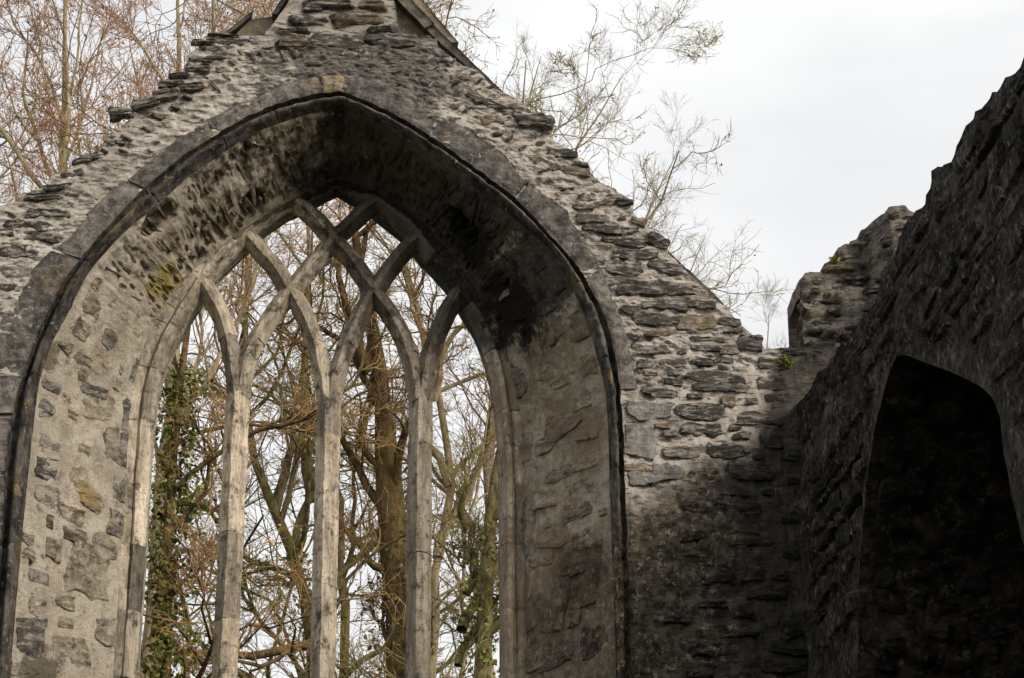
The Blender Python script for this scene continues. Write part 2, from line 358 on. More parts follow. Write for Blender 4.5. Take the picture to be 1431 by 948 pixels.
NU = len(MO)
WI = WB.copy(); WI[:, 1] = 0.88            # front arris of the frame
WBK = WB.copy(); WBK[:, 1] = 1.10
# outer edge of the ruined inner leaf
Oa = [(-330, 520), (-200, 425), (-60, 335), (0, 292), (22, 282), (30, 270), (62, 262), (72, 246), (95, 240), (108, 222), (140, 210), (152, 186), (178, 168), (198, 146), (222, 140), (236, 116),
      (258, 100), (262, 78), (276, 66), (284, 50), (330, 49), (380, 48), (430, 48), (475, 48)]
Ob = [(475, 48), (540, 49), (600, 52), (616, 66), (640, 88), (668, 100), (690, 122), (722, 138), (740, 154), (768, 178), (774, 196), (806, 214), (818, 232), (834, 250), (862, 264), (880, 280), (888, 304),
      (904, 318), (922, 332), (934, 352), (950, 366), (968, 390), (1000, 416), (1022, 436), (1036, 456), (1058, 470), (1074, 490), (1122, 486), (1190, 486)]
def outer(Y):
    lw = [P(x, y, 0) for x, y in Oa]; rw = [P(x, y, 0) for x, y in Ob]
    lx, rx = lw[0][0], rw[-1][0]
    lw = [np.array((lx, 0, SILL)), np.array((lx, 0, 5.0))]+lw; rw = rw+[np.array((rx, 0, 5.0)), np.array((rx, 0, SILL))]
    def lin(w, n, frac):
        w = np.array(w); s = np.concatenate([[0], np.cumsum(np.linalg.norm(np.diff(w, axis=0), axis=1))]); 
        return w, s
    out = []
    for w, (na, nb), rev in ((lw, (NS[0], NS[1]-1), False), (rw, (NS[2]-1, NS[3]-1), True)):
        w = np.array(w); s = np.concatenate([[0], np.cumsum(np.linalg.norm(np.diff(w, axis=0), axis=1))])
        # the jamb stretch maps to the vertical side of the wall, the arch stretch to the slope
        if not rev: k = s[2]-0.02; t = np.concatenate([np.linspace(0, k, na), np.linspace(k, s[-1], nb+1)[1:]])
        else: k = s[-3]+0.02; t = np.concatenate([np.linspace(0, k, na+1)[1:], np.linspace(k, s[-1], nb+1)[1:]])
        out.append(np.stack([np.interp(t, s, w[:, j]) for j in range(3)], 1))
    q = np.vstack(out); q[:, 1] = Y; return q
OU = outer(0.0)
if len(OU) != NU: print('CURVE LENGTHS', len(OU), NU)
jag = fbm(OU, (9, 1, 9), 3, 41)*0.02; OU[:, 2] += jag; OU[:, 0] += fbm(OU, (11, 1, 11), 2, 47)*0.012
BASEX = (OU[0, 0], OU[-1, 0])

gable = empty('gable_wall', (0, 0.5, 0), 'ruined rubble stone gable wall with mortar joints around the tall pointed window', 'wall')
def surf(A, B, nv, bend=1.0):
    t = np.linspace(0, 1, nv)[None, :, None]; return A[:, None, :]*(1-t)+B[:, None, :]*t
# front leaf
NV = 250
g = surf(MO, OU, NV)
p = g.reshape(-1, 3)
h = fbm(p, 2.2, 3, 5)*0.022+fbm(p, (9, 9, 24), 3, 9)*0.026+fbm(p, (26, 26, 44), 3, 15)*0.022
edge = np.minimum(np.linspace(0, 1, NV)/0.02, 1)[None, :].repeat(NU, 0).ravel()
p = p.copy(); p[:, 1] += -h*edge+0.012
gf = p.reshape(NU, NV, 3)
# ragged top surface back to the outer leaf
nt_ = 26; OB = OU.copy(); OB[:, 1] = 1.12
tg = surf(gf[:, -1, :], OB, nt_); q = tg.reshape(-1, 3)
q[:, 2] += fbm(q, (7, 7, 3), 4, 23)*0.05*np.minimum(np.linspace(0, 1, nt_)/0.15, 1)[None, :].repeat(NU, 0).ravel()
bk = surf(OB, WBK, 12).reshape(-1, 3)
vs = [p, q, bk]; fs = []; off = 0
for a, nv in ((p, NV), (q, nt_), (bk, 12)):
    fs.append(gridf(NU, nv, off)); off += len(a)
mesh('mortared_face', np.vstack(vs), fs, 'lime_mortar', gable)
# base of the wall below the sill
def boxgrid(name, x0, x1, y0, y1, z0, z1, mat, parent, amp=0.03, res=0.12, seed=1):
    vs = []; fs = []; off = 0
    def face(o, a, b):
        nonlocal off
        na = max(2, int(np.linalg.norm(a)/res)+1); nb = max(2, int(np.linalg.norm(b)/res)+1)
        s, t = np.meshgrid(np.linspace(0, 1, na), np.linspace(0, 1, nb), indexing='ij')
        vs.append((np.array(o)+s[..., None]*np.array(a)+t[..., None]*np.array(b)).reshape(-1, 3)); fs.append(gridf(na, nb, off)); off += na*nb
    dx, dy, dz = x1-x0, y1-y0, z1-z0
    face((x0, y0, z0), (dx, 0, 0), (0, 0, dz)); face((x0, y1, z0), (0, 0, dz), (dx, 0, 0))
    face((x0, y0, z0), (0, 0, dz), (0, dy, 0)); face((x1, y0, z0), (0, dy, 0), (0, 0, dz)); face((x0, y0, z1), (dx, 0, 0), (0, dy, 0))
    v = np.vstack(vs); off3 = np.stack([fbm(v, 3, 3, seed+k)*amp for k in range(3)], 1)
    return mesh(name, v+off3, fs, mat, parent)
boxgrid('wall_base', BASEX[0], BASEX[1], 0.0, 1.12, -0.3, SILL+0.01, 'lime_mortar', gable)

# ------------------------------------------------------------------ embrasure (splayed jambs and soffit)
NE = 64
g = surf(F, WO, NE); nrm = normals(g)
uu = np.concatenate([[0], np.cumsum(np.linalg.norm(np.diff((F+WO)/2, axis=0), axis=1))])
mid = g[:, NE//2]; ctr = np.array((0.0, 0.4, 7.0))
# face the opening
sgn = np.sign(((ctr-mid)*nrm[:, NE//2]).sum(1))[:, None, None]; nrm = nrm*sgn
p = g.reshape(-1, 3); U = np.repeat(uu, NE); V = np.tile(np.linspace(0, 1, NE), NU)
par = np.stack([U, V*0.9, np.zeros_like(U)], 1)
i0, i1, i2 = NS[0]-1, NS[0]+NS[1]-2, NS[0]+NS[1]+NS[2]-3
arch = smooth(uu[i0]+0.35, uu[i0]+0.9, U)*(1-smooth(uu[i2]-1.4, uu[i2]-0.6, U))
rough = fbm(p, 3.0, 3, 51)*0.022+fbm(p, 14, 3, 55)*0.010+fbm(p, 40, 2, 59)*0.005
ridg = fbm(par, (20, 3.0, 1), 3, 61)*0.020+fbm(p, 9, 3, 67)*0.014
hh = rough+ridg*arch
def dent(px, py, rad, dep, Yg):             # eroded holes: nearest surface point on the splay
    c = P(px, py, Yg); d = np.linalg.norm(p-c, axis=1); return np.exp(-(d/rad)**4)*dep
edge = (np.minimum(V/0.04, 1)*np.minimum((1-V)/0.04, 1))
hole = 0
for px, py, r_ in ((109, 645, .02), (140, 656, .02), (85, 725, .017), (150, 732, .018), (48, 786, .03), (121, 837, .014), (70, 852, .02), (84, 857, .022), (95, 860, .02), (134, 858, .024),
                   (63, 848, .03), (85, 876, .02), (107, 887, .02), (128, 914, .022), (135, 915, .018), (110, 912, .018), (106, 900, .014), (77, 895, .012), (200, 466, .014), (750, 655, .022), (735, 632, .04), (715, 651, .03),
                   (770, 520, .016), (790, 470, .018), (720, 655, .02)):
    vv = (px-30)/170 if px < 400 else (850-px)/115
    hole = hole+dent(px, py, r_, 0.07, 0.07+0.71*np.clip(vv, 0, 1))
for px, py, r_ in ((357, 283, .09), (225, 302, .10), (205, 300, .08), (208, 318, .06), (690, 395, .08), (655, 320, .10), (640, 300, .10)):
    vv = 0.75 if 300 < px < 600 else (0.15 if px < 300 else 0.6)
    hole = hole+dent(px, py, r_, 0.14, 0.07+0.71*vv)*1.0
p2 = p+nrm.reshape(-1, 3)*((hh*edge)-hole*np.minimum(edge*3, 1))[:, None]
ge = p2.reshape(NU, NE, 3)
back = surf(MO+np.array((0, .15, 0)), F+np.array((0, .07, 0)), 4).reshape(-1, 3)      # under the roll moulding
emb = mesh('window_embrasure', np.vstack([p2, back]), [gridf(NU, NE), gridf(NU, 4, NU*NE)], 'embrasure_mortar', gable)
NRM = nrm

# ------------------------------------------------------------------ stones set in a surface
def stone(name, fn, w, h, rot, proud, mat, parent, seed, n=(12, 8), square=0.12):
    """fn(a,b,hgt) -> world points; a,b metres from the stone's centre in the surface"""
    s, t = np.meshgrid(np.linspace(-1, 1, n[0]), np.linspace(-1, 1, n[1]), indexing='ij'); s = s.ravel(); t = t.ravel()
    rs = np.random.default_rng(seed); o = rs.uniform(0, 90, 3)
    a = s*np.sqrt(1-square*t*t); b = t*np.sqrt(1-square*s*s); e = np.maximum(np.abs(s), np.abs(t))
    for sx in (-1, 1):                      # knock corners off
        for sz in (-1, 1):
            c = rs.uniform(-.15, .75); over = np.maximum(0, sx*a+sz*b-(2-c))/2*e; a = a-sx*over; b = b-sz*over
    sz = min(w, h); k = np.stack([a*w/2, b*h/2, np.zeros_like(a)], 1)+o
    a = a*w/2*(1+rs.uniform(-.12, .12)*t)+fbm(k, 1.0/sz, 3, 3)*sz*0.26*e; b = b*h/2*(1+rs.uniform(-.28, .28)*s)+fbm(k, 0.9/sz, 3, 7)*sz*0.30*e
    a = a+fbm(k, 2.6/sz, 2, 23)*sz*0.20*e**3; b = b+fbm(k, 2.6/sz, 2, 29)*sz*0.16*e**3
    lay = np.floor((b/h+0.5)*rs.integers(2, 5)+fbm(k, 9, 2, 19)*0.6)          # bedding steps
    hg = proud*(1-0.30*e**6)+(lay % 2-0.5)*min(0.010, proud*0.5)+fbm(k*np.array((1, 3, 1)), 22, 3, 13)*min(0.010, 0.004+proud*0.3)+s*rs.uniform(-.4, .4)*proud*0.7+t*rs.uniform(-.1, .5)*min(proud, .02)*0.7
    hg = np.where(e > 0.999, np.minimum(hg, proud)-0.035, hg-0.004*e**4)
    c, q = math.cos(rot), math.sin(rot)
    return mesh(name, fn(a*c-b*q, a*q+b*c, hg), gridf(n[0], n[1]), mat, parent, sm=False)
def on_front(cx, cz, Y=0.0):
    return lambda a, b, h: np.stack([cx+a, Y-h, cz+b], 1)
def on_splay(uc, vc):
    L = 0.95
    def fn(a, b, h):                        # a along the splay (deeper), b along the arch
        ui = np.interp(uc+b, uu, np.arange(NU)); vi = np.clip(vc+a/L, 0.0, 1)*(NE-1)
        i = np.clip(np.floor(ui).astype(int), 0, NU-2); j = np.clip(np.floor(vi).astype(int), 0, NE-2); f = (ui-i)[:, None]; q = (vi-j)[:, None]
        def bl(G): return (G[i, j]*(1-f)+G[i+1, j]*f)*(1-q)+(G[i, j+1]*(1-f)+G[i+1, j+1]*f)*q
        return bl(g)+bl(NRM)*h[:, None]
    return fn
sc0 = np.linalg.norm(P(900, 500)-P(901, 500)); scz = abs(P(900, 500)[2]-P(900, 501)[2])
print('m/px', sc0, scz, 'XB', P(1115, 600), 'bottom z', P(700, 948)[2])
D, Md, T, G = 'slate_dark', 'slate_mid', 'stone_tan', 'stone_grey'
TR = [  # stones one can pick out: pixel centre, width, height, degrees, material, how proud (mm)
 (815,289,30,6,0,D,14),(829,305,46,13,0,Md,12),(842,319,54,11,-4,D,16),(872,337,60,13,-3,D,18),(888,355,66,13,-2,D,16),(874,376,52,17,0,D,18),(930,373,50,15,-12,D,30),(919,337,34,17,-28,D,45),
 (866,392,46,12,0,Md,10),(915,402,108,19,-1,D,22),(873,283,24,9,-6,D,40),(892,309,22,12,-8,T,30),(880,431,27,12,-8,D,14),(929,425,64,13,0,D,16),(977,425,50,12,0,D,16),
 (918,445,68,15,0,D,15),(975,450,55,20,0,T,14),(1020,449,30,12,-6,D,20),(884,470,18,8,-10,D,12),(918,466,36,9,0,T,10),(988,474,50,7,0,D,18),(1024,461,30,8,0,Md,16),
 (908,489,52,13,3,Md,14),(954,491,12,8,0,D,10),(988,486,44,8,0,D,14),(1021,489,30,14,0,Md,18),(1049,478,36,22,-10,D,40),(903,508,24,12,0,Md,12),(941,506,40,11,0,Md,12),(981,505,30,11,0,D,14),
 (1012,502,27,8,0,D,14),(1011,513,15,6,0,D,10),(910,522,20,6,0,Md,8),(943,522,17,7,0,D,10),(1002,528,84,16,-1,D,22),(1009,541,80,11,0,Md,20),(941,534,30,10,-4,D,14),(929,549,38,11,0,D,14),
 (905,546,16,10,0,Md,10),(1019,560,20,16,0,T,16),(1078,537,38,18,0,Md,24),(1082,558,30,14,5,D,24),(1083,508,44,14,0,Md,34),(910,573,64,23,0,G,12),(976,574,64,23,0,D,22),(1062,585,64,17,-4,D,30),
 (897,612,42,44,0,G,12),(926,594,24,8,0,T,14),(981,599,58,15,0,D,18),(937,605,20,9,8,Md,12),(1028,598,18,7,0,D,12),(1036,609,28,11,4,D,18),(1080,617,28,22,0,D,30),(956,632,60,16,0,Md,14),
 (1017,631,58,20,-2,D,22),(1059,638,16,8,10,Md,10),(893,653,40,9,0,T,14),(932,660,46,24,0,G,14),(898,669,34,18,0,G,12),(985,665,40,20,0,D,18),(1048,661,56,22,-3,D,24),
 (67,298,62,12,-2,D,16),(42,314,70,13,-1,D,16),(56,332,47,11,0,D,14),(25,351,54,20,-3,D,20),(22,378,44,17,0,Md,16),(10,402,20,10,0,D,12),(8,325,20,10,0,D,14),
 (367,57,38,16,0,G,30),(411,56,43,19,0,T,38),(471,57,78,18,0,Md,34),(548,57,74,19,0,D,40),(601,61,26,17,-6,Md,34),(317,58,60,11,2,Md,26),(312,50,44,5,0,D,40),
 (748,172,54,17,-8,Md,95),(683,167,22,13,30,T,14),(787,214,44,11,-4,D,22),(811,229,26,6,-6,D,16),(806,239,40,11,-3,T,18),(700,150,50,8,-20,D,18),(670,138,40,10,-25,Md,16),(716,158,30,10,-15,D,16),
 (171,163,36,16,4,D,130),(203,147,38,14,10,D,110),(233,133,38,13,8,Md,70),(264,122,40,9,4,D,50),(240,118,36,9,5,Md,40),(290,84,50,7,5,D,36),(276,96,34,10,3,D,60),(300,68,40,6,0,D,30),(285,60,36,7,2,D,50),
 (250,107,30,8,8,D,50),(120,222,40,9,20,D,30),(60,275,46,10,6,D,40),(80,262,40,9,10,Md,30),(100,243,34,8,15,D,30),
]
placed = []
def clash(x, z, w, h, pad):
    for (X, Z, Wd, Hd) in placed:
        if abs(x-X) < (w+Wd)/2+pad and abs(z-Z) < (h+Hd)/2+pad: return True
    return False
k = 0
for (cx, cy, w, h, a, m, pr) in TR:
    c = P(cx, cy); W_, H_ = w*sc0*1.05, h*scz*1.12; pr = pr*0.28 if pr < 35 else pr*0.6
    stone('rubble_stone', on_front(c[0], c[2]), W_, H_, R(a), pr/1000, m, gable, 1000+k, n=(30, 12) if w > 30 else (16, 9)); placed.append((c[0], c[2], W_, H_)); k += 1
# the many small ones between them
VZ0 = P(700, 960)[2]
def arch_dist(x, z):                        # metres outside the roll moulding, and the direction of the arch there
    d = np.hypot(MO[:, 0]-x, MO[:, 2]-z); i = int(d.argmin()); t = MO[min(i+3, NU-1)]-MO[max(i-3, 0)]
    return d[i], math.atan2(t[2], t[0]), i
def inside_face(x, z):
    i = int(np.hypot(OU[:, 0]-x, OU[:, 2]-z).argmin()); j = int(np.hypot(MO[:, 0]-x, MO[:, 2]-z).argmin())
    if MO[j, 2] < MO[:, 2].max()-0.0 and abs(x-MO[j, 0]) < 1e9:
        pass
    zt = np.interp(x, OU[NS[0]:NS[0]+NS[1]+NS[2]-4, 0], OU[NS[0]:NS[0]+NS[1]+NS[2]-4, 2])
    return z < zt-0.03
nsm = 0; tries = 0
while nsm < 200 and tries < 9000:
    tries += 1
    px, py = random.uniform(-20, 1110), random.uniform(45, 948)
    c = P(px, py); x, z = c[0], c[2]
    dd, ang, i = arch_dist(x, z)
    inner = (F[i, 0]-x)*(0.0-x)
    il = np.hypot(x, z-6.6); im = np.hypot(MO[i, 0], MO[i, 2]-6.6)
    if il < im or dd < 0.32 or not inside_face(x, z): continue
    low = py > 690 and px > 800
    if dd < 0.62 and py < 330:              # slivers standing on the arch
        w, h, a = random.uniform(.055, .12), random.uniform(.018, .04), ang+math.pi/2+random.uniform(-.25, .25)+(0.35 if px < 470 else -0.35)
        if clash(x, z, .05, .06, 0.005): continue
        bb = (x, z, .05, .06)
    else:
        w, h, a = random.uniform(.08, .26), random.uniform(.03, .075), random.uniform(-.12, .12)
        if low: w, h = random.uniform(.12, .36), random.uniform(.06, .16)
        if py < 300 and px < 350: a += 0.35
        if py < 300 and px > 560: a -= 0.45
        if clash(x, z, w, h, 0.012): continue
        bb = (x, z, w, h)
    stone('rubble_stone', on_front(x, z), w, h, a, random.uniform(.003, .009)+(0.010 if low else 0), random.choice((D, D, Md, Md, T) if not low else (D, Md, T, Md)), gable, 3000+nsm, n=(16, 9)); placed.append(bb); nsm += 1
print('small stones', nsm, tries)

# ------------------------------------------------------------------ dressed ring round the arch
ringo = [(-35, 520), (-8, 455), (17, 422), (66, 352), (84, 342), (135, 288), (189, 241), (256, 188), (300, 164), (368, 131), (405, 113), (449, 107), (475, 106)]
ringr = [(475, 106), (533, 114), (590, 150), (640, 172), (667, 190), (701, 214), (738, 254), (789, 295), (816, 329), (838, 372), (862, 428), (879, 478), (892, 545)]
RO = np.vstack([resample([P(x, y) for x, y in ringo], NS[1]), resample([P(x, y) for x, y in ringr], NS[2])[1:]])
RI = MO[NS[0]-1:NS[0]-1+len(RO)]
def ring_index(px, py):
    c = P(px, py); return int(np.hypot(RI[:, 0]-c[0], RI[:, 2]-c[2]).argmin())
def ring_block(name, A, B, i, j, y0, y1, mat, parent, seed, nv=10, inset=0.006, amp=0.008):
    A_, B_ = A[i:j+1], B[i:j+1]; n = max(4, min(40, j-i)); t = np.linspace(0, 1, n)
    A_ = np.stack([np.interp(t, np.linspace(0, 1, len(A_)), A_[:, k]) for k in range(3)], 1); B_ = np.stack([np.interp(t, np.linspace(0, 1, len(B_)), B_[:, k]) for k in range(3)], 1)
    g_ = surf(A_, B_, nv); q_ = g_.reshape(-1, 3).copy()
    s, v = np.meshgrid(np.linspace(-1, 1, n), np.linspace(-1, 1, nv), indexing='ij'); e = np.maximum(np.abs(s), np.abs(v)).ravel()
    q_[:, 1] = y0+fbm(q_+seed, 5, 4, 3)*amp*2.6+0.020*e**8+fbm(q_+seed, 24, 3, 5)*0.006
    ev = (v.ravel() > 0.99)
    q_ += np.stack([fbm(q_+seed, 9, 3, 8), 0*q_[:, 0], fbm(q_+seed, 9, 3, 9)], 1)*0.04*ev[:, None]
    idx = np.arange(n*nv).reshape(n, nv); loop = np.concatenate([idx[:, 0], idx[-1, 1:], idx[-2::-1, -1], idx[0, -2:0:-1]])
    sk = q_[loop].copy(); sk[:, 1] = y1; o = n*nv; m = len(loop); kk = np.arange(m)
    side = np.stack([loop, loop[(kk+1) % m], o+(kk+1) % m, o+kk], 1)
    return mesh(name, np.vstack([q_, sk]), [gridf(n, nv), side], mat, parent)
cuts = [0]+[ring_index(*c) for c in ((115, 363), (202, 265), (304, 189), (366, 154), (450, 133), (482, 131), (600, 191), (719, 278), (816, 388))]+[len(RI)-1]
for b in range(len(cuts)-1):
    i, j = cuts[b]+1, cuts[b+1]-1
    key = b == 5
    o = ring_block('keystone' if key else 'voussoir', RI, RO, i, j, -0.014 if not key else -0.02, 0.06, 'stone_tan' if key else 'voussoir_stone', gable, b*3.7)
    if key: o['label'] = 'yellowish keystone at the top of the arch'
# jamb stones beside the moulding, left of it and right below the springing
jl = MO[:NS[0]]; jo = jl+np.array((-0.32, 0, 0)); jr = MO[-NS[3]:]
zs = [SILL+0.05, 4.1, 4.9]+[P(20, y)[2] for y in (900, 770, 665, 585)]+[P(33, 526)[2]]
for b in range(len(zs)-1):
    i = int(np.abs(jl[:, 2]-zs[b]).argmin())+ (1 if b else 0); j = int(np.abs(jl[:, 2]-zs[b+1]).argmin())
    ring_block('jamb_block', jl, jl+np.array((-0.30-0.12*(b % 2), 0, 0)), i, j, -0.022, 0.06, 'voussoir_stone', gable, b*2.3+50)
# roll moulding, swept in lengths
prof = [(0.0, -0.02), (0.04, 0.03), (0.11, 0.055), (0.20, 0.058), (0.28, 0.04), (0.34, 0.01), (0.41, -0.02), (0.50, -0.036), (0.61, -0.036), (0.71, -0.02), (0.80, 0.01), (0.88, 0.045), (0.96, 0.06), (1.02, 0.13)]
mcut = [0]
for c in [(20, 760), (28, 680), (36, 600), (40, 530), (122, 372), (208, 270), (310, 198), (385, 160), (478, 140), (600, 200), (716, 285), (815, 395), (862, 500), (858, 560), (860, 655), (866, 760), (869, 880)]:
    w = P(*c); mcut.append(int(np.hypot(MO[:, 0]-w[0], MO[:, 2]-w[2]).argmin()))
mcut = sorted(set(mcut+[NU-1]))
for b in range(len(mcut)-1):
    i, j = mcut[b], mcut[b+1]+1
    A_, B_ = MO[i:j].copy(), F[i:j].copy()
    if len(A_) < 3: continue
    n = len(A_); rows = []
    for s_, y_ in prof:
        q_ = A_*(1-s_)+B_*s_; q_[:, 1] = y_; rows.append(q_)
    g_ = np.stack(rows, 1); q_ = g_.reshape(-1, 3)
    q_ = q_+np.stack([fbm(q_, 12, 3, k+70) for k in range(3)], 1)*0.011+np.stack([fbm(q_, 30, 2, k+75) for k in range(3)], 1)*0.005
    tt = np.minimum(np.arange(n), np.arange(n)[::-1]); q_[:, 1] += np.repeat(np.where(tt == 0, 0.02, 0.0), len(prof))
    mesh('roll_moulding', q_, gridf(n, len(prof)), 'moulding_stone', gable)

# ------------------------------------------------------------------ stones of the embrasure
def splay_u(z, right):
    zz = (F[:, 2]+WO[:, 2])/2
    i = np.arange(0, i1) if not right else np.arange(i1, NU)
    return float(uu[i[np.abs(zz[i]-z).argmin()]])
def to_px(w):
    d = (np.asarray(w)-CAM) @ RM; return np.stack([W0/2+FPX*d[..., 0]/-d[..., 2], H0/2-FPX*d[..., 1]/-d[..., 2]], -1)
GP = to_px(g)
def uv_at(px, py):
    d = (GP[..., 0]-px)**2+(GP[..., 1]-py)**2; i, j = np.unravel_index(int(d.argmin()), d.shape); return float(uu[i]), j/(NE-1)
ks = 0; EM = []
JR, JG, JD, JT = 'jamb_rubble', 'jamb_grey', 'slate_mid', 'stone_tan'
JST = [(190,517,18,38,JD),(181,582,22,44,JD),(178,632,24,44,JD),(168,685,26,34,JG),(64,575,26,22,JD),(70,622,38,24,JG),(65,656,42,38,JD),(65,692,40,26,JG),(137,563,54,44,JR),(156,622,28,46,JR),(110,667,36,34,JR),
 (125,795,70,58,JR),(72,766,24,28,JR),(42,893,44,56,JD),(50,852,30,24,JG),(100,915,66,40,JR),(116,503,32,15,JG),(152,471,30,24,JG),(118,523,16,18,JT),(148,516,24,18,JR),(131,547,48,18,JG),(38,752,22,14,JG),(40,772,22,14,JG),(100,720,44,24,JR),
 (150,765,40,30,JR),(105,745,40,18,JT),(130,700,40,26,JR),(150,880,40,36,JG),(165,735,30,34,JG),(30,940,50,20,JG),(112,460,36,22,JR),(92,484,26,20,JR),(128,430,40,26,JR),(160,430,34,20,JR),
 (761,422,26,34,JG),(778,456,30,36,JG),(806,455,30,38,JR),(788,592,56,34,JR),(756,514,34,38,JR),(724,532,26,56,JD),(790,530,44,20,JR),(812,560,36,24,JR),(724,846,48,88,JG),(773,846,42,76,JR),(818,826,36,38,JG),(802,867,18,22,JR),(716,744,34,100,JG),
 (805,715,42,24,JG),(781,662,42,20,JR),(760,620,30,26,JR),(820,640,36,24,JR),(765,700,36,28,JR),(770,745,44,30,JR),(820,760,40,32,JG),(755,780,36,24,JR),(815,680,34,22,JR),(720,920,44,44,JG),(775,915,46,36,JG),(830,900,34,40,JD),(820,600,34,22,JR),(720,625,30,40,JG),(800,790,34,24,JR),(822,510,28,30,JR)]
for (px, py, w, h, m) in JST:
    u, v = uv_at(px, py); ww = (w/165 if px < 400 else w/125)*1.06; hh_ = h*scz*1.14
    stone('embrasure_stone', on_splay(u, v), ww, hh_, random.uniform(-.03, .03), random.uniform(.010, .015), m, emb, 5000+ks, n=(16, 12), square=0.08); EM.append((u, v, ww, hh_)); ks += 1
for right in (False, True):
    for q in range(220):
        z = random.uniform(4.7, 7.8 if not right else 8.05); v = random.uniform(.05, .95); ww, hh_ = random.uniform(.08, .26), random.uniform(.05, .14); u = splay_u(z, right)
        if v*0.95-ww/2 < 0.01 or v*0.95+ww/2 > 0.94: continue
        if any(abs(u-a) < (hh_+d)/2+.010 and abs(v-b)*0.95 < (ww+c)/2+.010 for a, b, c, d in EM): continue
        EM.append((u, v, ww, hh_)); stone('embrasure_stone', on_splay(u, v), ww, hh_, random.uniform(-.05, .05), random.uniform(.007, .013), random.choice((JR, JR, JR, JG, JT)), emb, 5000+ks, n=(12, 9), square=0.1); ks += 1
uL, uR = splay_u(7.75, False), splay_u(8.05, True)
na = 0; tries = 0; pl = []
while na < 260 and tries < 9000:
    tries += 1
    u = random.uniform(uL, uR); v = random.uniform(0.08, 0.94)
    th = random.uniform(.020, .055); ln = random.choice((.10, .16, .24, .34, .48))*random.uniform(.85, 1.1)
    if any(abs(u-a) < (th+b)/2+.006 and abs(v-c)*0.95 < (ln+d)/2+.008 for a, b, c, d in pl): continue
    if (v-0.5)*0.95+ln/2 > .455 or (v-.5)*.95-ln/2 < -.46: continue
    pl.append((u, th, v, ln)); left = u < uu[i1]
    stone('soffit_slate', on_splay(u, v), ln, th, random.gauss(0, .13)+(0.08 if left else -0.08), random.uniform(.005, .014)+(0.008*random.random() if left and v > .25 and u < uu[i0]+1.9 else 0), 'soffit_slate', emb, 7000+na, n=(12, 6)); na += 1
print('embrasure', ks, na)

# ------------------------------------------------------------------ tracery window
win = empty('window_tracery', (0, 0.9, SILL), 'pale weathered stone tracery with three mullions crossing into diamond lights', 'window')
# dressed frame blocks between embrasure and lights
fc = [0]
lz = [3.9, 4.5, 5.05, 5.5, 5.98, 6.42, 6.9, 7.3, 7.75]
for z in lz: fc.append(int(np.abs(WI[:i1, 2]-z).argmin()))
for c in ((262, 460), (303, 394), (345, 345), (408, 297), (470, 270), (533, 306), (590, 366), (640, 430), (672, 490)):
    w = P(*c, 0.8); fc.append(int(np.hypot(WI[:, 0]-w[0], WI[:, 2]-w[2]).argmin()))
for z in (7.5, 7.05, 6.5, 6.05, 5.55, 5.0, 4.4, 3.9): fc.append(i1+int(np.abs(WI[i1:, 2]-z).argmin()))
fc = sorted(set(fc+[NU-1]))
fprof = [(-0.16, 0.765), (0.0, 0.785), (0.22, 0.80), (0.36, 0.815), (0.42, 0.84), (0.6, 0.87), (0.9, 0.90), (0.97, 0.93), (0.97, 0.98), (0.95, 1.105)]
for b in range(len(fc)-1):
    i, j = fc[b], fc[b+1]+1
    A_, B_ = WO[i:j], WI[i:j]
    if j-i < 3: continue
    rows = []
    n_ = j-i
    tin = np.linspace(0, 1, n_); 
    for s_, y_ in fprof:
        q_ = A_*(1-s_)+B_*s_; q_[:, 1] = y_; rows.append(q_)
    q_ = np.stack(rows, 1); e0 = (q_[1]-q_[0])*0.0
    q_ = q_.reshape(-1, 3); q_ = q_+np.stack([fbm(q_, 9, 3, k+80) for k in range(3)], 1)*0.010
    tt = np.minimum(np.arange(n_), np.arange(n_)[::-1]); q_[:, 1] += np.repeat(np.where(tt == 0, 0.012, 0.0), len(fprof))+(b % 3)*0.003
    mesh('frame_stone', q_, gridf(n_, len(fprof)), 'frame_stone', win)
def bar(name, pts, w0, w1, y0, depth, mat, seed, n=None, cap=True):
    """stone bar swept in the window plane, chamfered front and back"""
    q = resample(pts, n or 26); n = len(q); t = np.gradient(q, axis=0); t[:, 1] = 0; t /= np.linalg.norm(t, axis=1, keepdims=True)
    lat = np.stack([t[:, 2], 0*t[:, 0], -t[:, 0]], 1); wd_ = np.linspace(w0, w1, n)[:, None]/2
    pr = [(-0.24, 0), (0.24, 0), (0.30, 0.03), (0.60, 0.20), (0.96, 0.40), (1.0, 0.46), (1.0, 0.60), (0.40, 1), (-0.40, 1), (-1, 0.60), (-1.0, 0.46), (-0.96, 0.40), (-0.60, 0.20), (-0.30, 0.03)]
    rows = []
    for a, b in pr:
        r_ = q+lat*wd_*a; r_[:, 1] = y0+b*depth; rows.append(r_)
    m = len(pr); v = np.stack(rows, 1).reshape(-1, 3)
    v = v+np.stack([fbm(v+seed, 7, 3, 90+k) for k in range(3)], 1)*0.010+np.stack([fbm(v+seed, 28, 2, 95+k) for k in range(3)], 1)*0.006
    idx = np.arange(n*m).reshape(n, m); f = [np.stack([idx[:-1], np.roll(idx, -1, 1)[:-1], np.roll(idx, -1, 1)[1:], idx[1:]], -1).reshape(-1, 4)]
    if cap: f += [idx[0][::-1][None], idx[-1][None]]
    return mesh(name, v, f, mat, win, sm=False)
YM = 0.80
def Pm(l): return [P(x, y, YM+0.1) for x, y in l]
tn = np.gradient(WB, axis=0); tn[:, 1] = 0; tn = unit_(tn); out_n = np.stack([-tn[:, 2], 0*tn[:, 0], tn[:, 0]], 1)   # away from the opening
rib = WB+out_n*0.064
lo = int(np.argmax(WB[:i1, 2] > SILL+0.02))
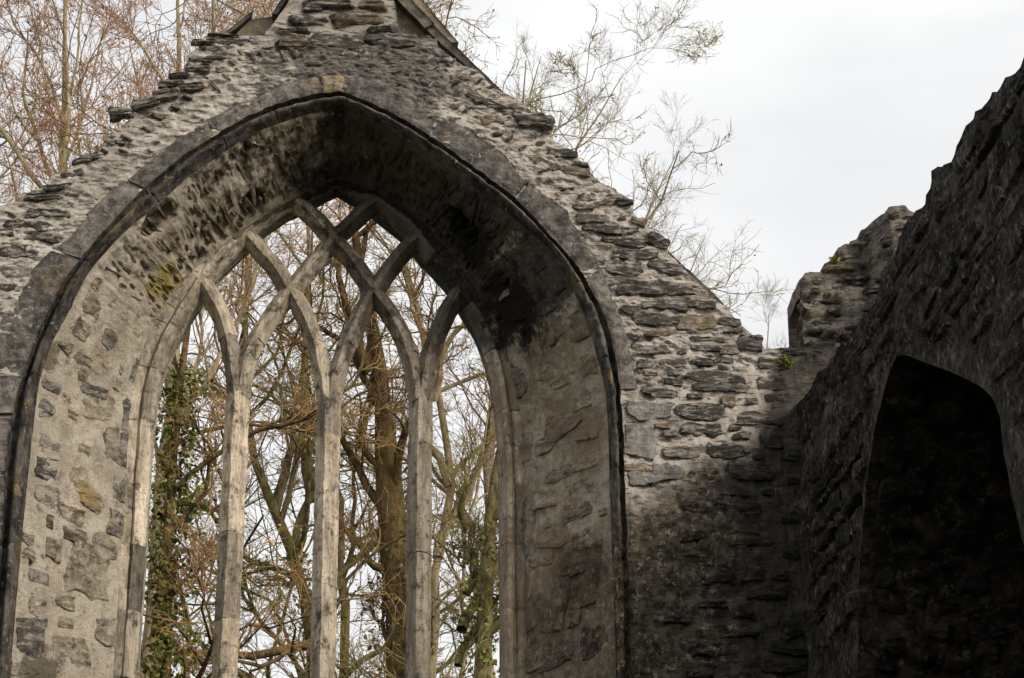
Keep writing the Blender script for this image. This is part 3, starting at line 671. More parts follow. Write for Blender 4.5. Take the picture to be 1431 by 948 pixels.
for b in range(len(fc)-1):
    i, j = fc[b], fc[b+1]
    if j-i < 4: continue
    bar('frame_moulding', rib[i:j+1], 0.135, 0.135, YM+0.003*(b % 3), 0.22, 'tracery_stone' if b % 4 else 'frame_stone', b*3.3+200, n=max(8, (j-i)//2))
def mullion(xb, yb, xt, yt, joints, k, w=0.178):
    a, b = P(xb, yb, YM+0.1), P(xt, yt, YM+0.1); d = (b-a)/(b[2]-a[2])
    zs_ = [SILL]+[P(xb, y, YM+0.1)[2] for y in joints]+[b[2]]
    for q in range(len(zs_)-1):
        z0, z1 = zs_[q]+0.001, zs_[q+1]-0.001
        dx = random.uniform(-.003, .003)
        p0 = a+d*(z0-a[2])+np.array((dx, 0, 0)); p1 = a+d*(z1-a[2])+np.array((dx, 0, 0))
        bar('mullion_block', [p0, p1], w*random.uniform(.98, 1.01), w*0.985, YM+random.uniform(-.003, .003), 0.24, 'tracery_stone', k*7+q, n=40)
mullion(313, 940, 333, 552, [868, 746], 1); mullion(451, 940, 460, 560, [838, 612], 2); mullion(584, 940, 588, 560, [776, 622], 3)
arms = [
 ([(331, 556), (327, 515), (318, 470), (304, 430), (284, 398), (272, 384)], 0.004, [(.45)]),
 ([(336, 556), (344, 510), (362, 468), (384, 436), (406, 408)], 0.010, [.5]),
 ([(406, 408), (432, 376), (467, 335)], 0.013, []),
 ([(467, 335), (500, 303), (532, 276)], 0.016, []),
 ([(458, 563), (450, 520), (440, 478), (425, 440), (406, 408)], 0.006, [.5]),
 ([(406, 408), (384, 374), (362, 348), (338, 322)], 0.018, [.5]),
 ([(462, 563), (472, 520), (487, 478), (504, 440), (522, 409)], 0.012, [.5]),
 ([(522, 409), (548, 372), (572, 344), (598, 318)], 0.008, []),
 ([(585, 563), (577, 515), (564, 475), (546, 441), (522, 409)], 0.005, [.4]),
 ([(522, 409), (496, 370), (467, 335)], 0.011, []),
 ([(467, 335), (440, 306), (408, 278)], 0.007, []),
 ([(590, 563), (596, 515), (607, 478), (624, 440), (646, 402)], 0.014, [.45]),
]
for k, (pts, dy, jn) in enumerate(arms):
    q = resample(Pm(pts), 41); st = [0]+[int(j*40) for j in jn]+[40]
    for b in range(len(st)-1):
        seg = q[st[b]:st[b+1]+1].copy()
        bar('tracery_bar', seg, 0.142, 0.138, YM+dy+b*0.002, 0.22-dy, 'tracery_stone', k*5.1+b, n=max(10, len(seg)//2))

# ------------------------------------------------------------------ upper gable and raking copings on the outer leaf
def slab(name, pts, Y0, Y1, mat, parent, res=0.06, amp=0.006, seed=0):
    """prism from a 4-corner outline (pixels on plane Y0), gridded front"""
    a, b, c, d = [P(x, y, Y0) for x, y in pts]
    na = max(3, int(np.linalg.norm(b-a)/res)); nb = max(3, int(np.linalg.norm(d-a)/res))
    s, t = np.meshgrid(np.linspace(0, 1, na), np.linspace(0, 1, nb), indexing='ij'); s = s[..., None]; t = t[..., None]
    f0 = (a*(1-s)+b*s)*(1-t)+(d*(1-s)+c*s)*t; q = f0.reshape(-1, 3).copy()
    q[:, 1] += fbm(q, 6, 4, seed)*amp*2; rim = ((s == 0) | (s == 1) | (t == 0) | (t == 1)).reshape(-1)
    q += np.stack([fbm(q, 8, 3, seed+1), 0*q[:, 0], fbm(q, 8, 3, seed+2)], 1)*amp*2.0*rim[:, None]
    bq = q.copy(); bq[:, 1] = Y1
    idx = np.arange(na*nb).reshape(na, nb); loop = np.concatenate([idx[:, 0], idx[-1, 1:], idx[-2::-1, -1], idx[0, -2:0:-1]]); m = len(loop); kk = np.arange(m); o = na*nb
    side = np.stack([loop, loop[(kk+1) % m], o+loop[(kk+1) % m], o+loop[kk]], 1)
    return mesh(name, np.vstack([q, bq]), [gridf(na, nb), gridf(na, nb, o, True), side], mat, parent)
slab('upper_masonry', [(364, 56), (556, 56), (548, -75), (452, -75)], 0.20, 1.05, 'upper_mortar', gable, res=0.025, amp=0.02, seed=31)
slab('rendered_panel', [(318, 60), (400, 60), (392, 22), (350, 27)], 0.72, 1.12, 'render_tan', gable, seed=35)
slab('rendered_panel', [(500, 60), (640, 60), (530, -75), (500, -75)], 0.72, 1.12, 'render_tan', gable, seed=36)
for k, (cx, cy, w, h, m, pr) in enumerate([(460, 8, 80, 14, Md, 50), (520, 10, 46, 16, T, 46), (430, 30, 60, 16, Md, 40), (500, 30, 80, 18, T, 36), (480, -14, 70, 18, Md, 30), (410, 46, 50, 6, D, 50), (545, 40, 20, 20, Md, 30), (438, 14, 30, 8, D, 40), (530, 44, 40, 8, Md, 50)]):
    c = P(cx, cy, 0.20); stone('rubble_stone', on_front(c[0], c[2], 0.20), w*sc0, h*scz, 0.0, pr/1000, m, gable, 9000+k)
slab('coping_stone', [(545, -12), (594, 40), (606, 33), (566, -12)], 0.62, 1.20, 'coping_slate', gable, seed=41)
slab('coping_stone', [(592, 38), (706, 142), (716, 140), (605, 34)], 0.66, 1.20, 'coping_slate', gable, seed=42)
slab('coping_stone', [(704, 140), (958, 384), (966, 382), (714, 138)], 0.95, 1.25, 'coping_slate', gable, seed=43)
slab('coping_stone', [(954, 378), (1002, 424), (1011, 424), (962, 376)], 0.60, 1.25, 'coping_slate', gable, seed=44)
slab('coping_stone', [(312, 54), (349, 24), (352, 15), (304, 54)], 0.66, 1.20, 'coping_slate', gable, seed=45)
slab('coping_stone', [(388, 20), (432, -50), (424, -50), (380, 20)], 0.40, 1.20, 'coping_slate', gable, seed=46)

# ------------------------------------------------------------------ side wall running towards the camera
XB = P(1118, 600)[0]
side = empty('side_wall', (XB+0.6, -6, 0), 'black weathered side wall with a dark arched recess', 'wall')
topx = [(1104, 588), (1130, 545), (1150, 520), (1166, 496), (1185, 478), (1196, 452), (1218, 425), (1240, 372), (1262, 322), (1285, 290), (1302, 268), (1306, 240), (1334, 220), (1346, 186), (1364, 160), (1372, 142), (1392, 124), (1408, 96), (1431, 74)]
TW = [PX(x, y, XB) for x, y in topx]
TW[0] = np.array((XB, 0.15, TW[1][2]))
zl = np.mean([t[2] for t in TW[3:]]); print('side top', [tuple(np.round(t, 2)) for t in TW])
TW = TW+[np.array((XB, -9.6, zl)), np.array((XB, -13.0, zl-0.15))]
NI = [(1199, 948), (1200, 850), (1201, 783), (1206, 720), (1213, 660), (1223, 600), (1234, 553), (1244, 518), (1256, 491), (1287, 505), (1320, 517), (1352, 531), (1374, 543), (1390, 559), (1398, 582), (1404, 630), (1416, 697), (1430, 756), (1445, 830)]
NW = [PX(x, y, XB) for x, y in NI]; print('niche', [tuple(np.round(t, 2)) for t in NW])
NW = [np.array((XB, NW[0][1], 3.4))]+NW+[np.array((XB, NW[-1][1], 3.4))]
n_in = 300
Nc = np.array(NW); s = np.concatenate([[0], np.cumsum(np.linalg.norm(np.diff(Nc, axis=0), axis=1))]); t = np.linspace(0, s[-1], n_in); Nc = np.stack([np.interp(t, s, Nc[:, k]) for k in range(3)], 1)
Tc = [np.array((XB, 0.15, 3.4)), np.array((XB, 0.15, 5.0))]+TW+[np.array((XB, -13.0, 5.0)), np.array((XB, -13.0, 3.4))]
Tc = np.array(Tc); s = np.concatenate([[0], np.cumsum(np.linalg.norm(np.diff(Tc, axis=0), axis=1))])
# match stretches: far side, top, near side
def stretch(C, s, cuts, ns):
    out = []
    for k in range(len(ns)):
        t = np.linspace(cuts[k], cuts[k+1], ns[k]+1); t = t if k == 0 else t[1:]
        out.append(np.stack([np.interp(t, s, C[:, j]) for j in range(3)], 1))
    return np.vstack(out)
NCa = np.array(NW); sN = np.concatenate([[0], np.cumsum(np.linalg.norm(np.diff(NCa, axis=0), axis=1))])
ns = (110, 190, 90)
Nc = stretch(NCa, sN, (0, sN[9], sN[15], sN[-1]), ns); kT = s[2]
Tc = stretch(Tc, s, (0, s[2], s[2+len(TW)-1], s[-1]), ns)
jz = fbm(Tc, (1, 6, 6), 4, 77)*0.07; Tc[ns[0]-4:ns[0]+ns[1]+4, 2] += jz[ns[0]-4:ns[0]+ns[1]+4]
nW = 150; gw = surf(Nc, Tc, nW); p = gw.reshape(-1, 3).copy()
hh = fbm(p, 1.2, 3, 81)*0.05+fbm(p, (1, 7, 16), 4, 85)*0.022+fbm(p, 30, 3, 88)*0.014
calm = np.tile(0.25+0.75*smooth(0.0, 0.10, np.linspace(0, 1, nW)), len(Nc)); p[:, 0] -= hh*calm; fw = p.reshape(len(Nc), nW, 3)
TB = Tc.copy(); TB[:, 0] += 1.7
tp = surf(fw[:, -1], TB, 20).reshape(-1, 3); tp[:, 2] += fbm(tp, 5, 3, 91)*0.05*np.minimum(np.tile(np.linspace(0, 1, 20), len(Nc))/0.2, 1)
bk_ = Nc.copy(); bk_[:, 0] += 1.7
bp = surf(TB, bk_, 6).reshape(-1, 3)
mesh('wall_face', np.vstack([p, tp, bp]), [gridf(len(Nc), nW), gridf(len(Nc), 20, len(p)), gridf(len(Nc), 6, len(p)+len(tp))], 'dark_mortar', side)
# recess: sides, head and back
dR = 1.5; inn = Nc.copy(); inn[:, 0] += dR; cc = inn.mean(0); cc[2] = 3.4
rj = surf(fw[:, 0], inn, 40); pj = rj.reshape(-1, 3).copy()
nj = normals(rj).reshape(-1, 3); pj += nj*(fbm(pj, 5, 4, 95)*0.035+fbm(pj, 18, 3, 97)*0.015)[:, None]*np.minimum(np.tile(np.linspace(0, 1, 40), len(Nc))/0.1, 1)[:, None]
bkc = surf(inn, np.repeat(cc[None], len(inn), 0), 30).reshape(-1, 3); bkc[:, 0] += fbm(bkc, 4, 4, 99)*0.06
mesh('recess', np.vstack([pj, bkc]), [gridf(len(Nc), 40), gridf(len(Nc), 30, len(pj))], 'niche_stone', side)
boxgrid('wall_base', XB, XB+1.7, -13.0, 0.15, -0.3, 3.42, 'black_wall', side)
def on_side(cy, cz, dx=0.0): return lambda a, b, h: np.stack([XB+dx-h, cy-a, cz+b], 1)
nyx = NCa[:, 1].min(), NCa[:, 1].max()
kb = 0; z_ = 5.0; o_ = np.argsort(-Nc[:, 1]); top_i = slice(ns[0], ns[0]+ns[1])
while z_ < 9.6 and kb < 300:
    hr = random.uniform(.09, .20); y_ = -0.05-random.uniform(0, .25)
    while y_ > -6.2 and kb < 300:
        w = random.uniform(.22, .62); yc = y_-w/2
        zt = np.interp(-yc, -Tc[top_i, 1], Tc[top_i, 2])
        ins = nyx[0]-0.1-w/2 < yc < nyx[1]+0.1+w/2 and z_ < np.interp(-yc, -Nc[o_, 1], Nc[o_, 2])+0.16
        if z_+hr < zt+0.01 and not ins and random.random() < 0.85:
            stone('wall_slate', on_side(yc, z_+hr/2), w-.03, hr-.025, random.uniform(-.06, .06), random.uniform(.010, .032), 'black_wall', side, 11000+kb, n=(12, 7), square=0.1); kb += 1
        y_ -= w
    z_ += hr
far_j = Nc[:ns[0]]
def on_far_jamb(cx, cz): return lambda a, b, h: np.stack([XB+cx+a, np.interp(cz+b, far_j[:, 2], far_j[:, 1])-h, cz+b], 1)
rj_ = []; q = 0
while len(rj_) < 60 and q < 3000:           # rubble at the foot of the recess
    q += 1; cx, cz = random.uniform(.12, 1.4), random.uniform(4.5, 5.8); w, h = random.uniform(.08, .26), random.uniform(.06, .15)
    if any(abs(cx-a) < (w+c)/2+.015 and abs(cz-b) < (h+d)/2+.015 for a, b, c, d in rj_): continue
    rj_.append((cx, cz, w, h)); stone('recess_stone', on_far_jamb(cx, cz), w, h, random.uniform(-.2, .2), random.uniform(.02, .045), 'slate_mid' if random.random() < .45 else 'niche_stone', side, 15000+q, n=(10, 8), square=0.25)
# ------------------------------------------------------------------ broken stub of wall rising over the corner
stub = empty('wall_stub', (XB+0.9, 0.9, 0), 'ragged stub of pale rubble wall standing up over the corner', 'wall')
SY = 0.42
bot = [P(x, 640, SY) for x in np.linspace(1122, 1350, 10)]
topc = [(1119, 412), (1118, 396), (1122, 386), (1131, 380), (1148, 380), (1153, 366), (1168, 362), (1172, 344), (1180, 339), (1198, 340), (1202, 324), (1214, 319), (1226, 318), (1230, 311), (1250, 309), (1262, 316), (1300, 322), (1350, 330)]
tw = np.array([P(x, y, SY) for x, y in topc]); nS = 120
s = np.concatenate([[0], np.cumsum(np.linalg.norm(np.diff(tw, axis=0), axis=1))]); t = np.linspace(0, s[-1], nS)
tw = np.stack([np.interp(t, s, tw[:, k]) for k in range(3)], 1); bw = tw.copy(); bw[:, 0] = np.linspace(tw[0, 0]+0.01, tw[-1, 0], nS); bw[:, 2] = 5.5
gs = surf(bw, tw, 110); p = gs.reshape(-1, 3).copy()
stepx = P(1218, 400, SY)[0]
lay_ = np.floor(p[:, 2]/0.075+fbm(p, 5, 3, 121)*0.9); p[:, 1] += -vnoise(np.stack([lay_*3.7, p[:, 0]*5, lay_*0], 1), 5)*0.06
p[:, 1] += -fbm(p, (3, 3, 5), 4, 101)*0.09-fbm(p, (7, 7, 24), 4, 104)*0.05-fbm(p, 35, 2, 107)*0.014-0.30*smooth(stepx-0.03, stepx+0.10, p[:, 0]+fbm(p, 4, 3, 3)*0.06)
fs_ = p.reshape(nS, 110, 3)
tbk = tw.copy(); tbk[:, 1] = 0.95
tp = surf(fs_[:, -1], tbk, 14).reshape(-1, 3); tp[:, 2] += fbm(tp, 5, 3, 111)*0.05*np.minimum(np.tile(np.linspace(0, 1, 14), nS)/.2, 1)
lb = fs_[0].copy(); lb[:, 1] = 0.72; lb[:, 0] += 0.05; lf = surf(fs_[0], lb, 14); pl_ = lf.reshape(-1, 3).copy(); pl_[:, 0] += (fbm(pl_, 4, 4, 113)*0.07+fbm(pl_, (9, 9, 26), 3, 117)*0.05)*np.minimum(np.tile(np.linspace(0, 1, 14), 110)/.2, 1)
bb_ = surf(tbk, np.stack([bw[:, 0], np.full(nS, 0.95), bw[:, 2]], 1), 4).reshape(-1, 3)
mesh('mortared_face', np.vstack([p, tp, bb_]), [gridf(nS, 110), gridf(nS, 14, len(p)), gridf(nS, 4, len(p)+len(tp))], 'stub_rubble', stub)
mesh('broken_side', pl_, gridf(110, 14), 'slate_dark', stub)
boxgrid('wall_base', float(bw[:, 0].min()), float(bw[:, 0].max()), SY+0.05, 0.95, -0.3, 5.52, 'lime_mortar', stub)
pls = []
kk_ = 0
for q in range(900):
    px, py = random.uniform(1140, 1262), random.uniform(322, 500)
    if py < np.interp(px, [a for a, b in topc], [b for a, b in topc])+6: continue
    c = P(px, py, SY); w, h = random.uniform(.09, .30), random.uniform(.03, .075)
    if any(abs(c[0]-a) < (w+d)/2 and abs(c[2]-b) < (h+e)/2+.012 for a, b, d, e in pls): continue
    pls.append((c[0], c[2], w, h)); dy = 0.30 if px > 1218 else 0
    stone('rubble_stone', on_front(c[0], c[2], SY-dy), w, h, random.uniform(-.1, .1), random.uniform(.02, .06), random.choice((D, Md, Md, D, T)), stub, 13000+kk_, n=(9, 6)); kk_ += 1

# ------------------------------------------------------------------ small plants on the wall heads
def tuft(px, py, Y, n, size, label, seed):
    c = P(px, py, Y); r_ = np.random.default_rng(seed); vs = []; fs = []
    for k in range(n):
        b = c+np.array((r_.normal(0, .03)*size/.1, r_.normal(0, .02)*size/.1, r_.normal(0, .01))); d = np.array((r_.normal(0, .5), r_.normal(-.3, .4), r_.uniform(.2, 1))); d /= np.linalg.norm(d)
        L = size*r_.uniform(.5, 1.2); sd = np.cross(d, (0, 1, 0.2)); sd = sd/np.linalg.norm(sd)*0.006
        m_ = b+d*L*.6; e = b+d*L+np.array((0, 0, -L*.25)); o = len(vs)
        vs += [b-sd, b+sd, m_+sd, m_-sd, e]; fs += [(o, o+1, o+2, o+3), ]
        fs.append((o+3, o+2, o+4, o+4))
    f4 = np.array([f for f in fs if f[2] != f[3]]); f3 = np.array([f[:3] for f in fs if f[2] == f[3]])
    o = mesh('grass_tuft', np.array(vs), [f4, f3], 'moss', None)
    tag(o, label, 'plant')
tuft(1096, 511, 0.02, 150, 0.07, 'bright green mossy tuft on the broken shoulder of the gable', 1)
tuft(1117, 512, 0.10, 120, 0.08, 'yellowish tuft of grass at the foot of the wall stub', 2)
tuft(1168, 364, 0.38, 50, 0.05, 'tiny yellow tuft on a ledge of the wall stub', 3)

# ------------------------------------------------------------------ trees
def unit(a): return a/np.maximum(np.linalg.norm(a, axis=-1, keepdims=True), 1e-9)
def grow(st, d, L, r0, r1, seg, wig, trop, rg):
    """st,d (N,3) -> polylines (N,seg+1,3), radii (N,seg+1)"""
    N = len(st); P_ = np.zeros((N, seg+1, 3)); P_[:, 0] = st; d = unit(d)
    for k in range(seg):
        d = unit(d+rg.normal(0, wig, (N, 3))+np.array((0, 0, trop))); P_[:, k+1] = P_[:, k]+d*(L/seg)[:, None]
    t = np.linspace(0, 1, seg+1)[None]
    return P_, r0[:, None]*(1-t)+r1[:, None]*t
def tubes(Pl, Rd, sides):
    N, K, _ = Pl.shape; t = unit(np.gradient(Pl, axis=1)); a = unit(np.cross(t, np.array((0.31, 0.87, 0.38)))); b = np.cross(t, a)
    an = np.arange(sides)*2*math.pi/sides
    v = Pl[:, :, None]+Rd[:, :, None, None]*(a[:, :, None]*np.cos(an)[None, None, :, None]+b[:, :, None]*np.sin(an)[None, None, :, None])
    idx = np.arange(N*K*sides).reshape(N, K, sides); r_ = np.roll(idx, -1, 2)
    return v.reshape(-1, 3), np.stack([idx[:, :-1], r_[:, :-1], r_[:, 1:], idx[:, 1:]], -1).reshape(-1, 4)
def children(Pl, Rd, n, tmin, ang, rg, up=0.0, tmax=1.0):
    N, K, _ = Pl.shape; t = np.sort(rg.uniform(tmin, tmax, (N, n)), 1)*(K-1); i = np.clip(t.astype(int), 0, K-2); f = (t-i)[..., None]
    ar = np.arange(N)[:, None]; st = Pl[ar, i]*(1-f)+Pl[ar, i+1]*f; dr = unit(Pl[ar, i+1]-Pl[ar, i]); rr = Rd[ar, i]*(1-f[..., 0])+Rd[ar, i+1]*f[..., 0]
    rnd = rg.normal(0, 1, dr.shape); side_ = unit(rnd-(rnd*dr).sum(-1, keepdims=True)*dr); a = rg.normal(ang, 0.22, dr.shape[:2])[..., None]
    d = dr*np.cos(a)+side_*np.sin(a)+np.array((0, 0, up)); tt = (t/(K-1))
    return st.reshape(-1, 3), unit(d).reshape(-1, 3), rr.reshape(-1), tt.reshape(-1)
class Acc:
    def __init__(s): s.v = []; s.f = []; s.n = 0
    def add(s, v, f): s.v.append(v); s.f.append(f+s.n); s.n += len(v)
def tree(name, label, group, trunk, seed, barkm, twigm, n=(13, 9, 7, 6), limb=5.0, crown0=0.35, ang=0.85, up=0.10, wig=0.25, ivy=0, ivyz=(0, 14), leaves=0, twigr=0.0042, limbs=None, slim=1.0):
    """trunk: list of (x,y,z,r) from the ground up"""
    rg = np.random.default_rng(seed); tr = np.array(trunk, float)
    q = resample(tr[:, :3], 28); s = np.concatenate([[0], np.cumsum(np.linalg.norm(np.diff(tr[:, :3], axis=0), axis=1))]); rad = np.interp(np.linspace(0, s[-1], 28), s, tr[:, 3])
    q[1:] += np.cumsum(rg.normal(0, 0.03, (27, 3))*np.array((1, 1, 0)), 0)*1.3
    root = empty(name, tuple(tr[0, :3]), label, 'tree', group)
    A = Acc(); T0 = q[None]; R0 = rad[None]; A.add(*tubes(T0, R0, 10))
    st, d, r_, t = children(T0, R0, n[0], crown0, ang, rg, up)
    L1 = limb*(1.15-0.65*t)*rg.uniform(.6, 1.25, len(t)); r1 = np.minimum(r_*0.62, (0.012+L1*0.017)*slim)
    if limbs is not None:                   # hand-placed limbs: (start xyz, end xyz, radius)
        lb_ = np.array([l[:3] for l in limbs]); le = np.array([l[3:6] for l in limbs]); lr = np.array([l[6] for l in limbs])
        st = np.vstack([st, lb_]); d = np.vstack([d, unit(le-lb_)]); L1 = np.concatenate([L1, np.linalg.norm(le-lb_, axis=1)]); r1 = np.concatenate([r1, lr])
    P1, R1 = grow(st, d, L1, r1, r1*0.3, 10, wig, 0.045, rg); A.add(*tubes(P1, R1, 6))
    st, d, r_, t = children(P1, R1, n[1], 0.18, 0.8, rg, 0.05)
    Lp = np.repeat(L1, n[1]); L2 = Lp*(0.62-0.34*t)*rg.uniform(.6, 1.2, len(t)); r2 = np.minimum(r_*0.7, (0.005+L2*0.012)*slim)
    P2, R2 = grow(st, d, L2, r2, np.maximum(r2*0.35, twigr), 7, wig*1.15, 0.05, rg); A.add(*tubes(P2, R2, 5))
    tk = mesh('trunk', np.vstack(A.v), np.vstack(A.f), barkm, root)
    B = Acc()
    st, d, r_, t = children(P2, R2, n[2], 0.15, 0.75, rg, 0.05)
    L3 = np.maximum(np.repeat(L2, n[2])*(0.62-0.30*t), 0.25)*rg.uniform(.6, 1.25, len(t)); r3 = np.minimum(r_*0.75, (0.003+L3*0.009)*slim)
    P3, R3 = grow(st, d, L3, r3, np.maximum(r3*0.4, twigr*0.85), 5, wig*1.25, 0.05, rg); B.add(*tubes(P3, R3, 3))
    st, d, r_, t = children(P3, R3, n[3], 0.15, 0.7, rg, 0.06)
    L4 = np.maximum(np.repeat(L3, n[3])*0.5, 0.16)*rg.uniform(.5, 1.2, len(t)); r4 = np.maximum(np.minimum(r_*0.7, twigr*1.1), twigr*0.8)
    P4, R4 = grow(st, d, L4, r4, r4*0.55, 3, wig*1.3, 0.06, rg); B.add(*tubes(P4, R4, 3))
    cw = mesh('crown', np.vstack(B.v), np.vstack(B.f), twigm, root)
    def flakes(nm, c, size, mat, par):
        m = len(c); a = unit(rg.normal(0, 1, (m, 3))); b = unit(np.cross(a, rg.normal(0, 1, (m, 3)))); sz = size*rg.uniform(.5, 1.2, (m, 1))
        v = np.stack([c-a*sz, c+b*sz*0.65, c+a*sz, c-b*sz*0.65], 1); v[:, 1] += unit(np.cross(a, b))*sz*0.25
        o = mesh(nm, v.reshape(-1, 3), np.arange(m*4).reshape(m, 4), mat, par, sm=False); o['kind'] = 'stuff'
    if ivy:
        t = rg.uniform(0, 1, ivy); zz = ivyz[0]+(ivyz[1]-ivyz[0])*t; zi = np.stack([np.interp(zz, q[:, 2], q[:, k]) for k in range(3)], 1); ri = np.interp(zz, q[:, 2], rad)
        th = rg.uniform(0, 6.283, ivy); lump = 0.02+0.85*np.maximum(0, fbm(np.stack([np.cos(th)*1.5, zz*1.1, np.sin(th)*1.5], 1), 1.1, 3, seed))+np.abs(rg.normal(0, .06, ivy))
        c = zi+np.stack([np.cos(th), np.sin(th), 0*th], 1)*(ri+lump)[:, None]; flakes('ivy', c, 0.036, 'ivy_leaf', tk)
    if leaves:
        e = P4[:, 1:].reshape(-1, 3); c = e[rg.integers(0, len(e), leaves)]+rg.normal(0, .03, (leaves, 3)); flakes('dead_leaves', c, 0.022, 'dry_leaf', cw)
    return root
def tp_(px, py, Y, wpx):                     # trunk node from its place behind the window
    c = P(px, py, Y); dist = np.linalg.norm(c-CAM); return (*c, wpx/FPX*dist/2*(0.86 if wpx > 45 else 0.56))
def trunk_from(nodes, Y, base_dx=0.0, grow_to=None, topr=0.006):
    t = [tp_(*nd[:2], Y+(nd[3] if len(nd) > 3 else 0), nd[2]) for nd in nodes]
    b = t[0]; out = [(b[0]+base_dx, b[1], -0.1, b[3]*1.5), (b[0]+base_dx*0.5, b[1], b[2]*0.5, b[3]*1.15)]+t
    if grow_to: out.append((grow_to[0], t[-1][1]+0.3, grow_to[1], topr))
    return out
GW = 'bare trees behind the ruin'
def lim(*l, Y): return [(*P(a, b, Y), *P(c, d, Y+e), r) for a, b, c, d, e, r in l]
tree('bare_tree', 'thick brown bare trunk rising behind the central and right mullions', GW, trunk_from([(548, 940, 58), (540, 800, 52), (531, 660, 46), (522, 560, 40), (505, 470, 32), (480, 360, 22)], 13, 0.3, (P(455, 180, 13)[0], 17.5)), 21, 'bark_brown', 'twig_brown', n=(16, 8, 7, 6), crown0=0.36, limb=5.0, leaves=2500, ivy=2500, ivyz=(0, 9.5),
     limbs=lim((528, 650, 470, 560, 0.5, .05), (540, 800, 475, 740, -.5, .06), (522, 560, 590, 400, .5, .09), (545, 900, 490, 860, .5, .04), (515, 520, 420, 330, -.5, .08), Y=13))
tree('bare_tree', 'ivy-clad leaning trunk seen beside the right jamb of the window', GW, trunk_from([(640, 940, 40), (648, 830, 36), (654, 740, 32), (672, 650, 26), (690, 560, 22), (702, 480, 18)], 11, 0.2, (P(720, 300, 11)[0], 15.2)), 33, 'bark_olive', 'twig_olive', n=(16, 8, 7, 6), crown0=0.34, limb=4.4, leaves=800, ivy=3500, ivyz=(0, 9.0),
     limbs=lim((650, 830, 700, 720, .3, .06), (654, 740, 605, 660, .4, .05), (645, 880, 690, 640, .5, .07), (640, 930, 610, 800, .5, .05), Y=11))
tree('bare_tree', 'slanting mossy tree trunk crossing between the left and central mullions', GW, trunk_from([(452, 960, 34), (432, 845, 30), (408, 775, 28), (384, 715, 25), (352, 645, 20), (340, 560, 16)], 16, 1.0, (P(330, 330, 16)[0], 18.0)), 45, 'bark_olive', 'twig_olive', n=(16, 8, 7, 6), crown0=0.40, limb=4.6, leaves=2200, ivy=1500, ivyz=(6, 10),
     limbs=lim((408, 775, 440, 600, .2, .07), (420, 810, 300, 850, .4, .05), (384, 715, 425, 440, -.3, .08), Y=16))
tree('bare_tree', 'dark ivy-covered trunk close against the left jamb of the window', GW, trunk_from([(214, 945, 26), (220, 800, 25), (226, 700, 24), (236, 580, 20), (246, 480, 16)], 8, -0.2, (P(268, 300, 8)[0], 13.4)), 57, 'bark_brown', 'twig_brown', n=(16, 8, 7, 6), crown0=0.42, limb=3.2, leaves=1800, ivy=6500, ivyz=(3, 9.8),
     limbs=lim((222, 830, 300, 838, .2, .04), (224, 720, 320, 580, .3, .04), (215, 880, 330, 800, .3, .03), Y=8))
tree('bare_tree', 'slender pale tree stem beside the left mullion', GW, trunk_from([(293, 950, 16), (291, 780, 15), (290, 650, 13), (296, 540, 11), (318, 420, 9)], 19, 0.1, (P(345, 260, 19)[0], 18.5)), 63, 'bark_olive', 'twig_olive', n=(16, 8, 7, 6), crown0=0.38, limb=4.0, leaves=2200, ivy=600, ivyz=(6, 12))
tree('bare_tree', 'forked olive barked tree behind the central mullion', GW, trunk_from([(478, 950, 24), (470, 800, 24), (440, 700, 22), (424, 600, 18), (432, 480, 15), (440, 380, 12)], 18, 0.4, (P(430, 240, 18)[0], 18.8)), 71, 'bark_olive', 'twig_olive', n=(16, 8, 7, 6), crown0=0.36, limb=4.8, leaves=2600,
     limbs=lim((470, 800, 520, 560, .5, .07), (440, 700, 360, 520, .5, .06), Y=18))
tree('bare_tree', 'tan barked tree with steep limbs filling the right-hand lights', GW, trunk_from([(604, 950, 22), (612, 800, 22), (628, 680, 20), (606, 560, 18), (580, 450, 16), (560, 350, 12)], 15, 0.3, (P(545, 220, 15)[0], 17.0)), 83, 'bark_pale', 'twig_brown', n=(16, 8, 7, 6), crown0=0.36, limb=4.6, leaves=2000,
     limbs=lim((612, 780, 690, 560, .4, .08), (606, 560, 640, 430, .4, .06), (628, 680, 560, 470, .2, .07), Y=15))
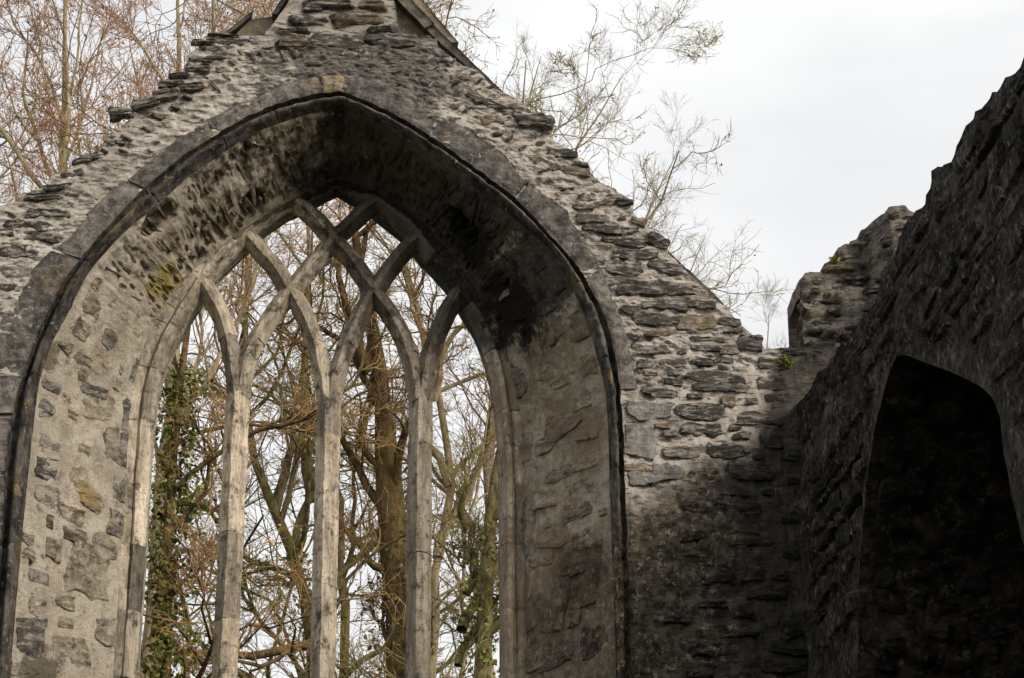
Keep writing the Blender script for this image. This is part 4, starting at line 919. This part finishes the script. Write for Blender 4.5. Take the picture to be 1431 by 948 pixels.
# beyond the left slope of the gable: reddish upright crowns
GL = 'reddish trees over the left slope'
for k, (px, Y, top, dx, lab) in enumerate([(75, 10, -60, 25, 'reddish bare tree with several steep tan stems over the left slope'), (215, 12, -60, 20, 'reddish twiggy tree rising beside the left coping of the gable'), (-70, 13, -40, 30, 'reddish bare tree crown beside the lowest part of the left slope')]):
    b = P(px, 420, Y); e = P(px+dx, top, Y)
    tree('bare_tree', lab, GL, [(b[0]-.1, Y, -.1, .26), (b[0], Y, 4, .2), (*b, .085), (*P(px+dx*.5, 220, Y), .045), (e[0], Y+.2, e[2], .015)], 101+k*7, 'bark_pale', 'twig_red', n=(20, 8, 7, 6), crown0=0.44, slim=0.55, limb=4.2, ang=0.5, up=0.3, wig=0.11, leaves=2500, twigr=0.0046)
# beyond the right slope: thin grey tips
GR = 'thin twiggy trees over the right slope'
for k, (px, Y, ttop, dx, pr_, lab) in enumerate([(690, 17, 55, 60, 2.0, 'thin grey twigs of a bare tree beside the upper right coping'), (740, 16, 105, 125, 2.4, 'widest fan of grey bare branches over the middle of the right slope'), (830, 18, 205, 110, 2.4, 'low spray of bare twigs above the stepped stones of the right slope'), (915, 20, 320, 80, 2.1, 'faint bare twigs over the lowest coping slab'), (1050, 21, 425, 30, 1.4, 'wispy bare twigs in the gap before the wall stub')]):
    b = P(px, ttop+330, Y); e = P(px+dx, ttop, Y)
    tree('bare_tree', lab, GR, [(b[0]-.1, Y, -.1, .20), (b[0], Y, 4, .15), (*b, .055), (*P(px+dx*.35, ttop+150, Y), .026), (e[0], Y+.2, e[2], .006)], 201+k*7, 'twig_grey', 'twig_grey', n=(18, 6, 5, 4), crown0=0.58, limb=pr_, ang=0.6, up=0.12, wig=0.09, twigr=0.0021, slim=0.42)
# ------------------------------------------------------------------ the rest of the roofless room: opposite wall and end wall
def plain_wall(name, x0, x1, y0, y1, h): tag(boxgrid(name, x0, x1, y0, y1, -0.3, h, 'black_wall', None, amp=0.12, res=0.15, seed=9), kind='structure')
plain_wall('wall_left', BASEX[0]-1.0, BASEX[0]-0.02, -21.0, 1.0, 6.2)
plain_wall('wall_back', BASEX[0]-1.0, XB+1.2, -22.2, -21.05, 8.0)
